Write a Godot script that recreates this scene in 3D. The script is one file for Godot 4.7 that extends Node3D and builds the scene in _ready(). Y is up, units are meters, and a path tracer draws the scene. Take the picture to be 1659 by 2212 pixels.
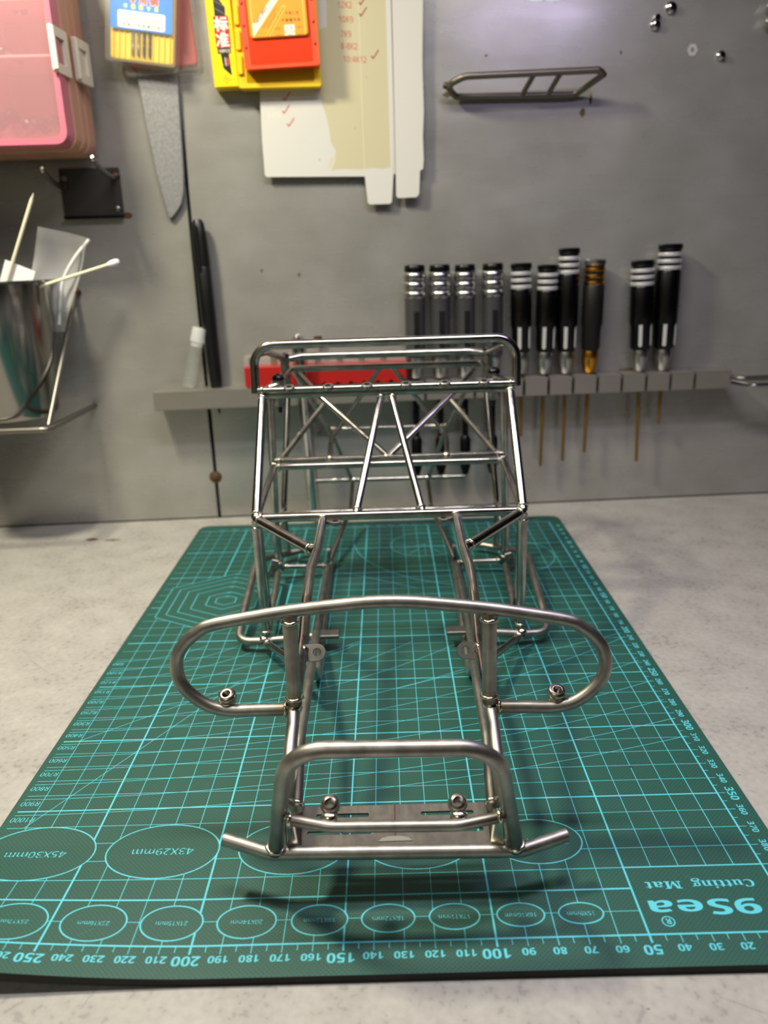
extends Node3D
# A welded stainless tube chassis on a green cutting mat, on a workbench before a sheet-steel tool wall. Built in millimetres, written in metres.

const MM := 0.001
const WALL_SLOPE := -0.0475   # the wall runs a little askew to the mat
const WALL_Z := -264.5
var M := {}
var wall_basis: Basis
var rng := RandomNumberGenerator.new()


func _ready() -> void:
	rng.seed = 7
	wall_basis = Basis(Vector3(1, 0, WALL_SLOPE).normalized(), Vector3.UP, Vector3(-WALL_SLOPE, 0, 1).normalized())
	camera_and_light()
	materials()
	room()
	work_lamp()
	bench()
	cutting_mat()
	chassis()
	tool_bar()
	screwdrivers()
	wall_things()
	basket_things()
	small_things()


func camera_and_light() -> void:
	var cam := Camera3D.new()
	cam.name = "camera"
	cam.position = Vector3(8.69, 213.94, 415.83) * MM
	cam.rotation = Vector3(-0.3112, 0.0087, -0.0330)
	cam.near = 0.02
	cam.far = 20.0
	var at := CameraAttributesPhysical.new()
	at.frustum_focal_length = 18.70
	at.exposure_aperture = 7.2
	at.frustum_focus_distance = 0.335
	at.auto_exposure_enabled = false
	cam.attributes = at
	add_child(cam)
	cam.fov = 65.366
	var env := Environment.new()
	env.background_mode = Environment.BG_COLOR
	env.background_color = Color(0.02, 0.02, 0.022)
	env.tonemap_mode = Environment.TONE_MAPPER_LINEAR
	env.tonemap_exposure = 0.80
	env.sdfgi_enabled = true
	env.ssao_enabled = true
	env.ssil_enabled = true
	var we := WorldEnvironment.new()
	we.name = "world_environment"
	we.environment = env
	add_child(we)


# ------------------------------------------------------------------ mesh building
class MB:
	var v := PackedVector3Array()
	var n := PackedVector3Array()
	var t := PackedVector2Array()
	var c := PackedColorArray()
	var ix := PackedInt32Array()
	var tint := Color.WHITE

	func vert(p: Vector3, nn: Vector3, uv := Vector2.ZERO) -> int:
		v.append(p * 0.001)
		n.append(nn)
		t.append(uv)
		c.append(tint)
		return v.size() - 1

	func tri(a: int, b: int, d: int) -> void:   # counter-clockwise in, clockwise out
		ix.append(a); ix.append(d); ix.append(b)

	func quad(a: int, b: int, d: int, e: int) -> void:
		tri(a, b, d); tri(a, d, e)

	func face(ps: Array) -> void:   # a flat polygon given counter-clockwise
		var nn: Vector3 = (ps[1] - ps[0]).cross(ps[2] - ps[0]).normalized()
		var k := []
		for p in ps:
			k.append(vert(p, nn, Vector2(p.x + p.z, -p.y) * 0.01))
		for i in range(1, ps.size() - 1):
			tri(k[0], k[i], k[i + 1])

	func mesh() -> ArrayMesh:
		var a := []
		a.resize(Mesh.ARRAY_MAX)
		a[Mesh.ARRAY_VERTEX] = v
		a[Mesh.ARRAY_NORMAL] = n
		a[Mesh.ARRAY_TEX_UV] = t
		a[Mesh.ARRAY_COLOR] = c
		a[Mesh.ARRAY_INDEX] = ix
		var m := ArrayMesh.new()
		m.add_surface_from_arrays(Mesh.PRIMITIVE_TRIANGLES, a)
		return m

	# a bar with chamfered edges
	func box(size: Vector3, xf := Transform3D(), bevel := 0.4) -> MB:
		var h := size / 2.0
		var b := minf(bevel, minf(h.x, minf(h.y, h.z)) * 0.6)
		var q := func(p: Vector3) -> Vector3: return xf * p
		for ax in 3:
			var u := Vector3.ZERO; u[ax] = 1
			var w := Vector3.ZERO; w[(ax + 1) % 3] = 1
			var z := Vector3.ZERO; z[(ax + 2) % 3] = 1
			for s in [1.0, -1.0]:
				var o: Vector3 = u * h[ax] * s
				var e: Vector3 = w * (h[(ax + 1) % 3] - b)
				var f: Vector3 = z * (h[(ax + 2) % 3] - b)
				var ps := [o - e - f, o + e - f, o + e + f, o - e + f]
				if s < 0: ps.reverse()
				face(ps.map(q))
		if b <= 0.0: return self
		for ax in 3:   # edges along ax
			var a1 := (ax + 1) % 3
			var a2 := (ax + 2) % 3
			for s1 in [1.0, -1.0]:
				for s2 in [1.0, -1.0]:
					var l := Vector3.ZERO; l[ax] = h[ax] - b
					var p := Vector3.ZERO; p[a1] = h[a1] * s1; p[a2] = (h[a2] - b) * s2
					var r := Vector3.ZERO; r[a1] = (h[a1] - b) * s1; r[a2] = h[a2] * s2
					var ps := [p - l, p + l, r + l, r - l]
					if s1 * s2 > 0: ps.reverse()
					face(ps.map(q))
		for sx in [1.0, -1.0]:
			for sy in [1.0, -1.0]:
				for sz in [1.0, -1.0]:
					var ps := [Vector3(h.x * sx, (h.y - b) * sy, (h.z - b) * sz), Vector3((h.x - b) * sx, h.y * sy, (h.z - b) * sz), Vector3((h.x - b) * sx, (h.y - b) * sy, h.z * sz)]
					if sx * sy * sz < 0: ps.reverse()
					face(ps.map(q))
		return self

	# round section swept along points; rad is a number or one number per point
	func tube(pts: Array, rad, seg := 16, hollow := 0.0, heat := [0.0, 0.0], cap := true) -> MB:
		var np := pts.size()
		var up := Vector3.UP
		var rings := []
		var dist := 0.0
		var total := 0.0
		for i in range(1, np): total += (pts[i] - pts[i - 1]).length()
		var tan_: Vector3
		for i in np:
			var a: Vector3 = pts[maxi(i - 1, 0)]
			var b: Vector3 = pts[mini(i + 1, np - 1)]
			tan_ = (b - a).normalized()
			if i == 0:
				up = Vector3.UP if absf(tan_.y) < 0.9 else Vector3.BACK
			up = (up - tan_ * up.dot(tan_)).normalized()
			var side := tan_.cross(up)
			if i > 0: dist += (pts[i] - pts[i - 1]).length()
			var r: float = rad[i] if rad is Array else rad
			tint = Color.WHITE
			for k in 2:
				if heat[k] > 0.0:
					var d := dist if k == 0 else total - dist
					var f := clampf(1.0 - d / heat[k], 0.0, 1.0)
					tint = tint.lerp(Color(0.86, 0.74, 0.50), smoothstep(0.0, 0.7, f)).lerp(Color(0.42, 0.38, 0.40), smoothstep(0.65, 1.0, f) * 0.8)
			var ring := []
			for j in seg + 1:
				var g := TAU * j / seg
				var d := up * cos(g) + side * sin(g)
				ring.append(vert(pts[i] + d * r, d, Vector2(dist * 0.02, 1.0 * j / seg)))
			rings.append(ring)
		for i in np - 1:
			for j in seg:
				quad(rings[i][j], rings[i][j + 1], rings[i + 1][j + 1], rings[i + 1][j])
		tint = Color.WHITE
		if cap:
			for k in 2:
				var i := 0 if k == 0 else np - 1
				var out: Vector3 = (pts[0] - pts[1]).normalized() if k == 0 else (pts[np - 1] - pts[np - 2]).normalized()
				var u := out.cross(Vector3.UP if absf(out.y) < 0.9 else Vector3.BACK).normalized()
				var w := out.cross(u)
				var r: float = rad[i] if rad is Array else rad
				disc(pts[i], out, u, w, r, hollow, seg)
		return self

	func disc(p: Vector3, out: Vector3, u: Vector3, w: Vector3, r: float, hollow: float, seg: int) -> void:
		var o := []
		var h := []
		var hd := []
		var depth := 6.0
		for j in seg + 1:
			var g := TAU * j / seg
			var d := u * cos(g) + w * sin(g)
			o.append(vert(p + d * r, out))
			if hollow > 0.0:
				h.append(vert(p + d * hollow, out))
		if hollow <= 0.0:
			var m := vert(p, out)
			for j in seg: tri(m, o[j], o[j + 1])
			return
		var a := []
		for j in seg + 1:
			var g := TAU * j / seg
			var d := u * cos(g) + w * sin(g)
			a.append(vert(p + d * hollow, -d))
			hd.append(vert(p + d * hollow - out * depth, -d))
		var m2 := vert(p - out * depth, out)
		for j in seg:
			quad(h[j], o[j], o[j + 1], h[j + 1])
			quad(a[j], a[j + 1], hd[j + 1], hd[j])
			tri(m2, hd[j], hd[j + 1])

	# profile of (radius, height) turned about the local y axis
	func lathe(prof: Array, xf := Transform3D(), seg := 24, sharp := 0.8) -> MB:
		var np := prof.size()
		var sn := []
		for i in np - 1:
			var d: Vector2 = prof[i + 1] - prof[i]
			sn.append(Vector2(d.y, -d.x).normalized())
		for i in np - 1:
			if (prof[i + 1] - prof[i]).length() < 1e-6: continue
			var n0: Vector2 = sn[i]
			var n1: Vector2 = sn[i]
			if i > 0 and sn[i - 1].dot(sn[i]) > sharp: n0 = (sn[i - 1] + sn[i]).normalized()
			if i < np - 2 and sn[i + 1].dot(sn[i]) > sharp: n1 = (sn[i + 1] + sn[i]).normalized()
			var a := []
			var b := []
			for j in seg + 1:
				var g := TAU * j / seg
				var d := Vector3(cos(g), 0, -sin(g))
				a.append(vert(xf * (d * prof[i].x + Vector3.UP * prof[i].y), (xf.basis * (d * n0.x + Vector3.UP * n0.y)).normalized(), Vector2(1.0 * j / seg, prof[i].y * 0.02)))
				b.append(vert(xf * (d * prof[i + 1].x + Vector3.UP * prof[i + 1].y), (xf.basis * (d * n1.x + Vector3.UP * n1.y)).normalized(), Vector2(1.0 * j / seg, prof[i + 1].y * 0.02)))
			for j in seg:
				quad(a[j], a[j + 1], b[j + 1], b[j])
		return self

	# outline in local x, y (counter-clockwise) drawn out from z0 to z1
	func prism(poly: PackedVector2Array, z0: float, z1: float, xf := Transform3D(), bevel := 0.0, uvr := Rect2()) -> MB:
		var p := poly
		if Geometry2D.is_polygon_clockwise(p):   # in a y-up frame this means counter-clockwise is wanted
			pass
		var area := 0.0
		for i in p.size(): area += p[i].cross(p[(i + 1) % p.size()])
		if area < 0: p.reverse()
		var np := p.size()
		var fr := p
		if bevel > 0.0:
			fr = PackedVector2Array()
			for i in np:
				var e0 := (p[i] - p[(i + np - 1) % np]).normalized()
				var e1 := (p[(i + 1) % np] - p[i]).normalized()
				var m := (Vector2(-e0.y, e0.x) + Vector2(-e1.y, e1.x))
				fr.append(p[i] + m / maxf(0.5, 1.0 + e0.dot(e1)) * bevel)
		var id := Geometry2D.triangulate_polygon(fr)
		var uvof := func(q: Vector2) -> Vector2:
			return (q - uvr.position) / uvr.size if uvr.size.x != 0 else q * 0.01
		var nz := (xf.basis * Vector3.BACK).normalized()
		for side in 2:
			var z := z1 if side == 0 else z0
			var src := fr if side == 0 else p
			var k := []
			for q in src:
				var uv: Vector2 = uvof.call(q)
				k.append(vert(xf * Vector3(q.x, q.y, z), nz if side == 0 else -nz, Vector2(uv.x, 1.0 - uv.y)))
			var tr := id if side == 0 or bevel == 0.0 else Geometry2D.triangulate_polygon(p)
			for i in range(0, tr.size(), 3):
				var a: Vector2 = src[tr[i]]
				var b: Vector2 = src[tr[i + 1]]
				var d: Vector2 = src[tr[i + 2]]
				var ccw := (b - a).cross(d - a) > 0
				if ccw == (side == 0): tri(k[tr[i]], k[tr[i + 1]], k[tr[i + 2]])
				else: tri(k[tr[i]], k[tr[i + 2]], k[tr[i + 1]])
		var zt := z1 - bevel
		for i in np:
			var j := (i + 1) % np
			var e := (p[j] - p[i]).normalized()
			var nn := Vector2(e.y, -e.x)
			var na := nn
			var nb := nn
			var ep := (p[i] - p[(i + np - 1) % np]).normalized()
			var en := (p[(j + 1) % np] - p[j]).normalized()
			if ep.dot(e) > 0.8: na = (nn + Vector2(ep.y, -ep.x)).normalized()
			if en.dot(e) > 0.8: nb = (nn + Vector2(en.y, -en.x)).normalized()
			var A := (xf.basis * Vector3(na.x, na.y, 0)).normalized()
			var B := (xf.basis * Vector3(nb.x, nb.y, 0)).normalized()
			quad(vert(xf * Vector3(p[i].x, p[i].y, z0), A), vert(xf * Vector3(p[j].x, p[j].y, z0), B), vert(xf * Vector3(p[j].x, p[j].y, zt), B), vert(xf * Vector3(p[i].x, p[i].y, zt), A))
			if bevel > 0.0:
				var A2 := (A + nz).normalized()
				var B2 := (B + nz).normalized()
				quad(vert(xf * Vector3(p[i].x, p[i].y, zt), A2), vert(xf * Vector3(p[j].x, p[j].y, zt), B2), vert(xf * Vector3(fr[j].x, fr[j].y, z1), B2), vert(xf * Vector3(fr[i].x, fr[i].y, z1), A2))
		return self

	# flat plate with one hole: outer and inner outlines with as many points, both counter-clockwise in x, y
	func ring_plate(outer: PackedVector2Array, inner: PackedVector2Array, z0: float, z1: float, xf := Transform3D()) -> MB:
		var np := outer.size()
		var nz := (xf.basis * Vector3.BACK).normalized()
		var L := func(q: Vector2, z: float) -> Vector3: return xf * Vector3(q.x, q.y, z)
		for i in np:
			var j := (i + 1) % np
			quad(vert(L.call(outer[i], z1), nz), vert(L.call(outer[j], z1), nz), vert(L.call(inner[j], z1), nz), vert(L.call(inner[i], z1), nz))
			quad(vert(L.call(inner[i], z0), -nz), vert(L.call(inner[j], z0), -nz), vert(L.call(outer[j], z0), -nz), vert(L.call(outer[i], z0), -nz))
			var e := (outer[j] - outer[i]).normalized()
			var o := (xf.basis * Vector3(e.y, -e.x, 0)).normalized()
			quad(vert(L.call(outer[i], z0), o), vert(L.call(outer[j], z0), o), vert(L.call(outer[j], z1), o), vert(L.call(outer[i], z1), o))
			var f := (inner[j] - inner[i]).normalized()
			var k := (xf.basis * Vector3(-f.y, f.x, 0)).normalized()
			quad(vert(L.call(inner[j], z0), k), vert(L.call(inner[i], z0), k), vert(L.call(inner[i], z1), k), vert(L.call(inner[j], z1), k))
		return self

	# a lumpy bead of weld round an axis
	func bead(p: Vector3, axis: Vector3, big: float, small: float, phase := 0.0) -> MB:
		var a := axis.normalized()
		var u := a.cross(Vector3.UP if absf(a.y) < 0.9 else Vector3.BACK).normalized()
		var w := a.cross(u)
		var rows := []
		for i in 25:
			var g := TAU * i / 24.0
			var d := u * cos(g) + w * sin(g)
			var r := small * (1.0 + 0.22 * sin(g * 7.0 + phase) + 0.15 * sin(g * 11.0 + phase * 2.3))
			var off := a * 0.18 * small * sin(g * 5.0 + phase)
			var ring := []
			for j in 9:
				var h := TAU * j / 8.0
				var nn := d * cos(h) + a * sin(h)
				ring.append(vert(p + off + d * big + nn * r, nn))
			rows.append(ring)
		for i in 24:
			for j in 8:
				quad(rows[i][j], rows[i + 1][j], rows[i + 1][j + 1], rows[i][j + 1])
		return self

	func ball(p: Vector3, r: Vector3, lump := 0.0, basis := Basis(), rows := 8, cols := 14) -> MB:
		var g := []
		for i in rows + 1:
			var th := PI * i / rows
			var ring := []
			for j in cols + 1:
				var ph := TAU * j / cols
				var d := Vector3(sin(th) * cos(ph), cos(th), sin(th) * sin(ph))
				var k := 1.0 + lump * sin(ph * 3.0 + th * 4.0 + p.x) * sin(th)
				ring.append(vert(p + basis * (d * r * k), (basis * (d / r)).normalized()))
			g.append(ring)
		for i in rows:
			for j in cols:
				quad(g[i][j], g[i][j + 1], g[i + 1][j + 1], g[i + 1][j])
		return self


func fillet(pts: Array, rad, steps := 8) -> Array:
	var out := [pts[0]]
	for i in range(1, pts.size() - 1):
		var p: Vector3 = pts[i]
		var a: Vector3 = pts[i - 1] - p
		var b: Vector3 = pts[i + 1] - p
		var turn := PI - a.angle_to(b)
		var r: float = rad[i - 1] if rad is Array else rad
		if turn < 0.02 or r <= 0.0:
			out.append(p)
			continue
		var l := minf(r * tan(turn / 2.0), minf(a.length(), b.length()) * 0.49)
		var p0 := p + a.normalized() * l
		var p2 := p + b.normalized() * l
		var w := cos(turn / 2.0)
		for k in steps + 1:
			var t := 1.0 * k / steps
			var c0 := (1 - t) * (1 - t)
			var c1 := 2 * w * t * (1 - t)
			var c2 := t * t
			out.append((p0 * c0 + p * c1 + p2 * c2) / (c0 + c1 + c2))
	out.append(pts[-1])
	return out


func smooth(pts: Array, sub := 6) -> Array:
	var out := []
	for i in pts.size() - 1:
		var a: Vector3 = pts[maxi(i - 1, 0)]
		var b: Vector3 = pts[i]
		var c: Vector3 = pts[i + 1]
		var d: Vector3 = pts[mini(i + 2, pts.size() - 1)]
		for k in sub:
			out.append(b.cubic_interpolate(c, a, d, 1.0 * k / sub))
	out.append(pts[-1])
	return out


func oval(rx: float, ry: float, at := Vector2.ZERO, seg := 24) -> PackedVector2Array:
	var p := PackedVector2Array()
	for j in seg:
		p.append(at + Vector2(rx * cos(TAU * j / seg), ry * sin(TAU * j / seg)))
	return p


func round_rect(r: Rect2, rad: float, k := 5) -> PackedVector2Array:
	var p := PackedVector2Array()
	var c := [Vector2(r.end.x - rad, r.position.y + rad), Vector2(r.end.x - rad, r.end.y - rad), Vector2(r.position.x + rad, r.end.y - rad), Vector2(r.position.x + rad, r.position.y + rad)]
	for q in 4:
		for i in k + 1:
			var g := -PI / 2 + PI / 2 * (q + 1.0 * i / k)
			p.append(c[q] + Vector2(cos(g), sin(g)) * rad)
	return p


# ------------------------------------------------------------------ objects
func thing(called: String, label: String, category: String, at := Vector3.ZERO, turn := Basis(), group := "") -> Node3D:
	var o := Node3D.new()
	o.name = called
	add_child(o, true)
	o.transform = Transform3D(turn, at * MM)
	tag(o, label, category, group)
	return o


func tag(o: Node3D, label: String, category := "", group := "", kind := "") -> void:
	if label: o.set_meta("label", label)
	if category: o.set_meta("category", category)
	if group: o.set_meta("group", group)
	if kind: o.set_meta("kind", kind)


func part(called: String, mb: MB, mat: Material, parent: Node, label := "") -> MeshInstance3D:
	var o := MeshInstance3D.new()
	o.name = called
	o.mesh = mb.mesh()
	o.material_override = mat
	parent.add_child(o, true)
	if label: o.set_meta("label", label)
	return o


func wall_at(a: float, b: float, off := 0.0) -> Vector3:   # along the wall, up, out of the wall
	return Vector3(0, 0, WALL_Z) + wall_basis * Vector3(a, b, off)


func wall_thing(called: String, label: String, category: String, a: float, b: float, off := 0.0, group := "") -> Node3D:
	return thing(called, label, category, wall_at(a, b, off), wall_basis, group)


func xf(at: Vector3, axis := Vector3.UP, spin := 0.0) -> Transform3D:   # local y along axis
	var y := axis.normalized()
	var x := y.cross(Vector3.BACK if absf(y.z) < 0.9 else Vector3.UP).normalized()
	return Transform3D(Basis(x, y, x.cross(y)).rotated(y, spin), at)


# ------------------------------------------------------------------ drawing into textures
class Canvas:
	var im: Image
	var o: Vector2      # pixel of the logical origin
	var ax: Vector2     # pixels per unit to the right
	var ay: Vector2     # pixels per unit up

	func _init(w: int, h: int, bg: Color, origin: Vector2, x: Vector2, y: Vector2) -> void:
		im = Image.create(w * 2, h * 2, false, Image.FORMAT_RGB8)
		im.fill(bg)
		o = origin * 2.0
		ax = x * 2.0
		ay = y * 2.0

	func px(p: Vector2) -> Vector2:
		return o + ax * p.x + ay * p.y

	func fill(contours: Array, col: Color) -> void:   # even-odd
		var es := []
		var y0 := 1e9
		var y1 := -1e9
		for cc in contours:
			var q := PackedVector2Array()
			for p in cc: q.append(px(p))
			for i in q.size():
				var a := q[i]
				var b := q[(i + 1) % q.size()]
				y0 = minf(y0, a.y)
				y1 = maxf(y1, a.y)
				if a.y != b.y: es.append([a, b] if a.y < b.y else [b, a])
		var ya := maxi(0, floori(y0))
		var yb := mini(im.get_height() - 1, ceili(y1))
		var W := im.get_width()
		for y in range(ya, yb + 1):
			var yc := y + 0.5
			var xs := []
			for e in es:
				if e[0].y <= yc and e[1].y > yc:
					xs.append(e[0].x + (e[1].x - e[0].x) * (yc - e[0].y) / (e[1].y - e[0].y))
			xs.sort()
			for k in range(0, xs.size() - 1, 2):
				var xa := maxi(0, roundi(xs[k]))
				var xb := mini(W, roundi(xs[k + 1]))
				if xb > xa: im.fill_rect(Rect2i(xa, y, xb - xa, 1), col)

	func line(a: Vector2, b: Vector2, w: float, col: Color) -> void:
		var d := (b - a).normalized()
		var s := Vector2(-d.y, d.x) * w / 2.0
		fill([[a + s, b + s, b - s, a - s]], col)

	func path(ps: Array, w: float, col: Color) -> void:
		for i in ps.size() - 1:
			var d: Vector2 = (ps[i + 1] - ps[i]).normalized() * w * 0.35
			line(ps[i] - d, ps[i + 1] + d, w, col)

	func ring(at: Vector2, rx: float, ry: float, w: float, col: Color, inside = null, seg := 64) -> void:
		var a := []
		var b := []
		for i in seg:
			var d := Vector2(cos(TAU * i / seg), sin(TAU * i / seg))
			a.append(at + d * Vector2(rx + w / 2, ry + w / 2))
			b.append(at + d * Vector2(rx - w / 2, ry - w / 2))
		if inside != null: fill([b], inside)
		fill([a, b], col)

	func rect(r: Rect2, col: Color) -> void:
		fill([[r.position, Vector2(r.end.x, r.position.y), r.end, Vector2(r.position.x, r.end.y)]], col)

	func strokes(list: Array, at: Vector2, size: float, w: float, col: Color, dir := Vector2.RIGHT) -> void:   # a character from lines in a unit square
		var u := dir * size
		var v := Vector2(-dir.y, dir.x) * size
		for s in list:
			var ps := []
			for i in range(0, s.size(), 2): ps.append(at + u * s[i] + v * s[i + 1])
			path(ps, w, col)

	func text(s: String, at: Vector2, cap: float, col: Color, face := "Droid Sans", wide := 1.0, dir := Vector2.RIGHT, align := 0.5, slant := 0.0, weight := 400) -> float:
		var f := SystemFont.new()
		f.font_names = PackedStringArray([face])
		f.font_weight = weight
		var tm := TextMesh.new()
		tm.font = f
		tm.font_size = 64
		tm.pixel_size = 1.0
		tm.depth = 0.0
		tm.curve_step = 4.0
		tm.text = s
		var arr := tm.get_mesh_arrays()
		var vs: PackedVector3Array = arr[Mesh.ARRAY_VERTEX]
		var id = arr[Mesh.ARRAY_INDEX]
		if vs.is_empty(): return 0.0
		var lo := Vector2(1e9, 1e9)
		var hi := -lo
		for p in vs:
			lo = lo.min(Vector2(p.x, p.y))
			hi = hi.max(Vector2(p.x, p.y))
		var base := lo.y
		if s.contains("g") or s.contains("Q"): base = lo.y + 64.0 * (0.24 if s.contains("g") else 0.16)
		var k := cap / (64.0 * 0.714)
		var v := Vector2(-dir.y, dir.x)
		var n: int = id.size() if id != null else vs.size()
		for i in range(0, n, 3):
			var t := []
			for j in 3:
				var p: Vector3 = vs[id[i + j]] if id != null else vs[i + j]
				var x := (p.x - lo.x - (hi.x - lo.x) * align) * k * wide
				var y := (p.y - base) * k
				t.append(at + dir * (x + y * slant) + v * y)
			fill([t], col)
		return (hi.x - lo.x) * k * wide

	func texture() -> ImageTexture:
		im.shrink_x2()
		return ImageTexture.create_from_image(im)


# ------------------------------------------------------------------ materials
func noise_tex(freq: float, lo: Color, hi: Color, sd: int, size := 256, stretch := Vector2.ONE, octaves := 4) -> ImageTexture:
	var n := FastNoiseLite.new()
	n.seed = sd
	n.noise_type = FastNoiseLite.TYPE_SIMPLEX_SMOOTH
	n.frequency = freq
	n.fractal_octaves = octaves
	var g := n.get_seamless_image(int(size * stretch.x), int(size * stretch.y))
	g.resize(size, size, Image.INTERPOLATE_CUBIC)
	var im := Image.create(size, size, false, Image.FORMAT_RGB8)
	for y in size:
		for x in size:
			im.set_pixel(x, y, lo.lerp(hi, g.get_pixel(x, y).r))
	return ImageTexture.create_from_image(im)


func mat(col: Color, rough: float, metal := 0.0) -> StandardMaterial3D:
	var m := StandardMaterial3D.new()
	m.albedo_color = col
	m.roughness = rough
	m.metallic = metal
	return m


func triplanar(m: StandardMaterial3D, per_metre: float, world := false) -> StandardMaterial3D:
	m.uv1_triplanar = true
	m.uv1_world_triplanar = world
	m.uv1_scale = Vector3.ONE * per_metre
	return m


func clear(col: Color, alpha: float, rough: float) -> StandardMaterial3D:
	var m := mat(Color(col, alpha), rough)
	m.transparency = BaseMaterial3D.TRANSPARENCY_ALPHA
	return m


func materials() -> void:
	var streak := noise_tex(0.05, Color(0.82, 0.82, 0.82), Color(1, 1, 1), 3, 256, Vector2(0.25, 1.0), 5)
	var cloud := noise_tex(0.02, Color(0.75, 0.75, 0.75), Color(1.0, 1.0, 1.0), 5, 256, Vector2.ONE, 5)
	# satin steel of the front bars, finer polish on the cab
	var s := mat(Color(0.74, 0.73, 0.70), 1.0, 1.0)
	s.roughness_texture = noise_tex(0.06, Color(0.36, 0.36, 0.36), Color(0.50, 0.50, 0.50), 11, 256, Vector2.ONE, 4)
	s.albedo_texture = cloud
	s.vertex_color_use_as_albedo = true
	triplanar(s, 18.0)
	M.satin = s
	var p := mat(Color(0.76, 0.75, 0.725), 1.0, 1.0)
	p.roughness_texture = noise_tex(0.06, Color(0.13, 0.13, 0.13), Color(0.24, 0.24, 0.24), 12, 256, Vector2.ONE, 4)
	p.albedo_texture = cloud
	p.vertex_color_use_as_albedo = true
	triplanar(p, 18.0)
	M.polished = p
	M.weld = mat(Color(0.86, 0.84, 0.78), 0.20, 1.0)
	M.cup = mat(Color(0.60, 0.59, 0.57), 0.16, 1.0)
	M.dull_plate = mat(Color(0.27, 0.265, 0.25), 0.5, 0.5)
	M.bright = mat(Color(0.90, 0.90, 0.90), 0.3, 0.55)
	M.rail = mat(Color(0.46, 0.44, 0.40), 0.36, 0.85)
	M.nut = mat(Color(0.72, 0.69, 0.65), 0.28, 1.0)
	M.chrome = mat(Color(0.82, 0.82, 0.82), 0.08, 1.0)
	M.grey_steel = mat(Color(0.52, 0.51, 0.49), 0.36, 0.9)
	M.plate = triplanar(mat(Color(0.42, 0.40, 0.37), 0.6, 0.6), 40.0)
	M.plate.albedo_texture = cloud
	M.black_oxide = mat(Color(0.05, 0.05, 0.055), 0.28, 0.4)
	M.brass = mat(Color(0.82, 0.60, 0.24), 0.25, 1.0)
	M.gold_shaft = mat(Color(0.60, 0.46, 0.24), 0.35, 0.8)
	M.marker = mat(Color(0.35, 0.05, 0.12), 0.7)
	# stainless sheet of the wall
	var w := mat(Color(0.69, 0.69, 0.675), 1.0, 0.45)
	w.albedo_texture = noise_tex(0.012, Color(0.90, 0.895, 0.88), Color(1, 1, 1), 21, 512, Vector2(0.8, 1.0), 6)
	w.roughness_texture = noise_tex(0.03, Color(0.24, 0.24, 0.24), Color(0.32, 0.32, 0.32), 22, 512, Vector2(0.2, 1.0), 5)
	triplanar(w, 2.6)
	M.sheet = w
	M.seam = mat(Color(0.05, 0.05, 0.045), 0.9)
	M.rust = triplanar(mat(Color(1, 1, 1), 0.8), 60.0)
	M.rust.albedo_texture = noise_tex(0.06, Color(0.20, 0.14, 0.08), Color(0.45, 0.34, 0.22), 25, 128)
	# bench top: worn pale laminate
	var b := mat(Color(1, 1, 1), 0.55)
	b.albedo_texture = bench_texture()
	triplanar(b, 2.4)
	M.bench = b
	M.bench_frame = mat(Color(0.30, 0.30, 0.31), 0.5, 0.6)
	M.mat_side = mat(Color(0.035, 0.045, 0.043), 0.65)
	M.plaster = mat(Color(0.72, 0.71, 0.68), 0.9)
	M.front_paint = mat(Color(0.80, 0.785, 0.70), 0.9)
	M.wardrobe = mat(Color(0.10, 0.095, 0.11), 0.6)
	M.dark_wall = mat(Color(0.13, 0.125, 0.13), 0.9)
	M.floor = mat(Color(0.26, 0.25, 0.24), 0.7)
	M.bar = mat(Color(0.56, 0.545, 0.52), 1.0, 0.5)
	M.bar.roughness_texture = noise_tex(0.05, Color(0.30, 0.30, 0.30), Color(0.46, 0.46, 0.46), 31, 256, Vector2(0.2, 1.0), 4)
	triplanar(M.bar, 12.0)
	M.handle_black = mat(Color(0.012, 0.012, 0.014), 0.3, 0.0)
	M.handle_black.clearcoat_enabled = true
	M.handle_black.metallic_specular = 0.35
	M.handle_black.clearcoat = 0.25
	M.handle_black.clearcoat_roughness = 0.12
	M.silver = mat(Color(0.72, 0.72, 0.72), 0.28, 1.0)
	M.dark_shaft = mat(Color(0.10, 0.10, 0.11), 0.35, 0.8)
	M.knurl = mat(Color(1, 1, 1), 0.42, 0.55)
	M.knurl.albedo_texture = knurl_texture(Color(0.13, 0.13, 0.14), Color(0.56, 0.56, 0.57))
	M.knurl.uv1_scale = Vector3(3, 3.2, 1)
	M.knurl_black = mat(Color(1, 1, 1), 0.42, 0.6)
	M.knurl_black.albedo_texture = knurl_texture(Color(0.03, 0.03, 0.03), Color(0.26, 0.25, 0.24))
	M.knurl_black.uv1_scale = Vector3(3, 3.2, 1)
	M.pen = mat(Color(0.018, 0.018, 0.02), 0.4)
	M.pink = clear(Color(0.88, 0.66, 0.70), 0.24, 0.4)
	M.pink_rim = clear(Color(0.82, 0.48, 0.56), 0.80, 0.35)
	M.peach = clear(Color(0.80, 0.62, 0.52), 0.84, 0.45)
	M.peach_wall = mat(Color(0.86, 0.60, 0.62), 0.6)
	M.latch = mat(Color(0.84, 0.82, 0.76), 0.45)
	M.lid = clear(Color(0.95, 0.95, 0.93), 0.10, 0.08)
	M.yellow = mat(Color(0.93, 0.78, 0.06), 0.4)
	M.yellow_clear = clear(Color(0.88, 0.70, 0.05), 0.62, 0.3)
	M.yellow_groove = mat(Color(0.62, 0.42, 0.05), 0.5)
	M.red = mat(Color(0.66, 0.10, 0.09), 0.4)
	M.red_dull = mat(Color(0.66, 0.16, 0.14), 0.5)
	M.orange = clear(Color(0.95, 0.24, 0.05), 0.80, 0.3)
	M.orange_rib = mat(Color(0.93, 0.30, 0.10), 0.45)
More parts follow.
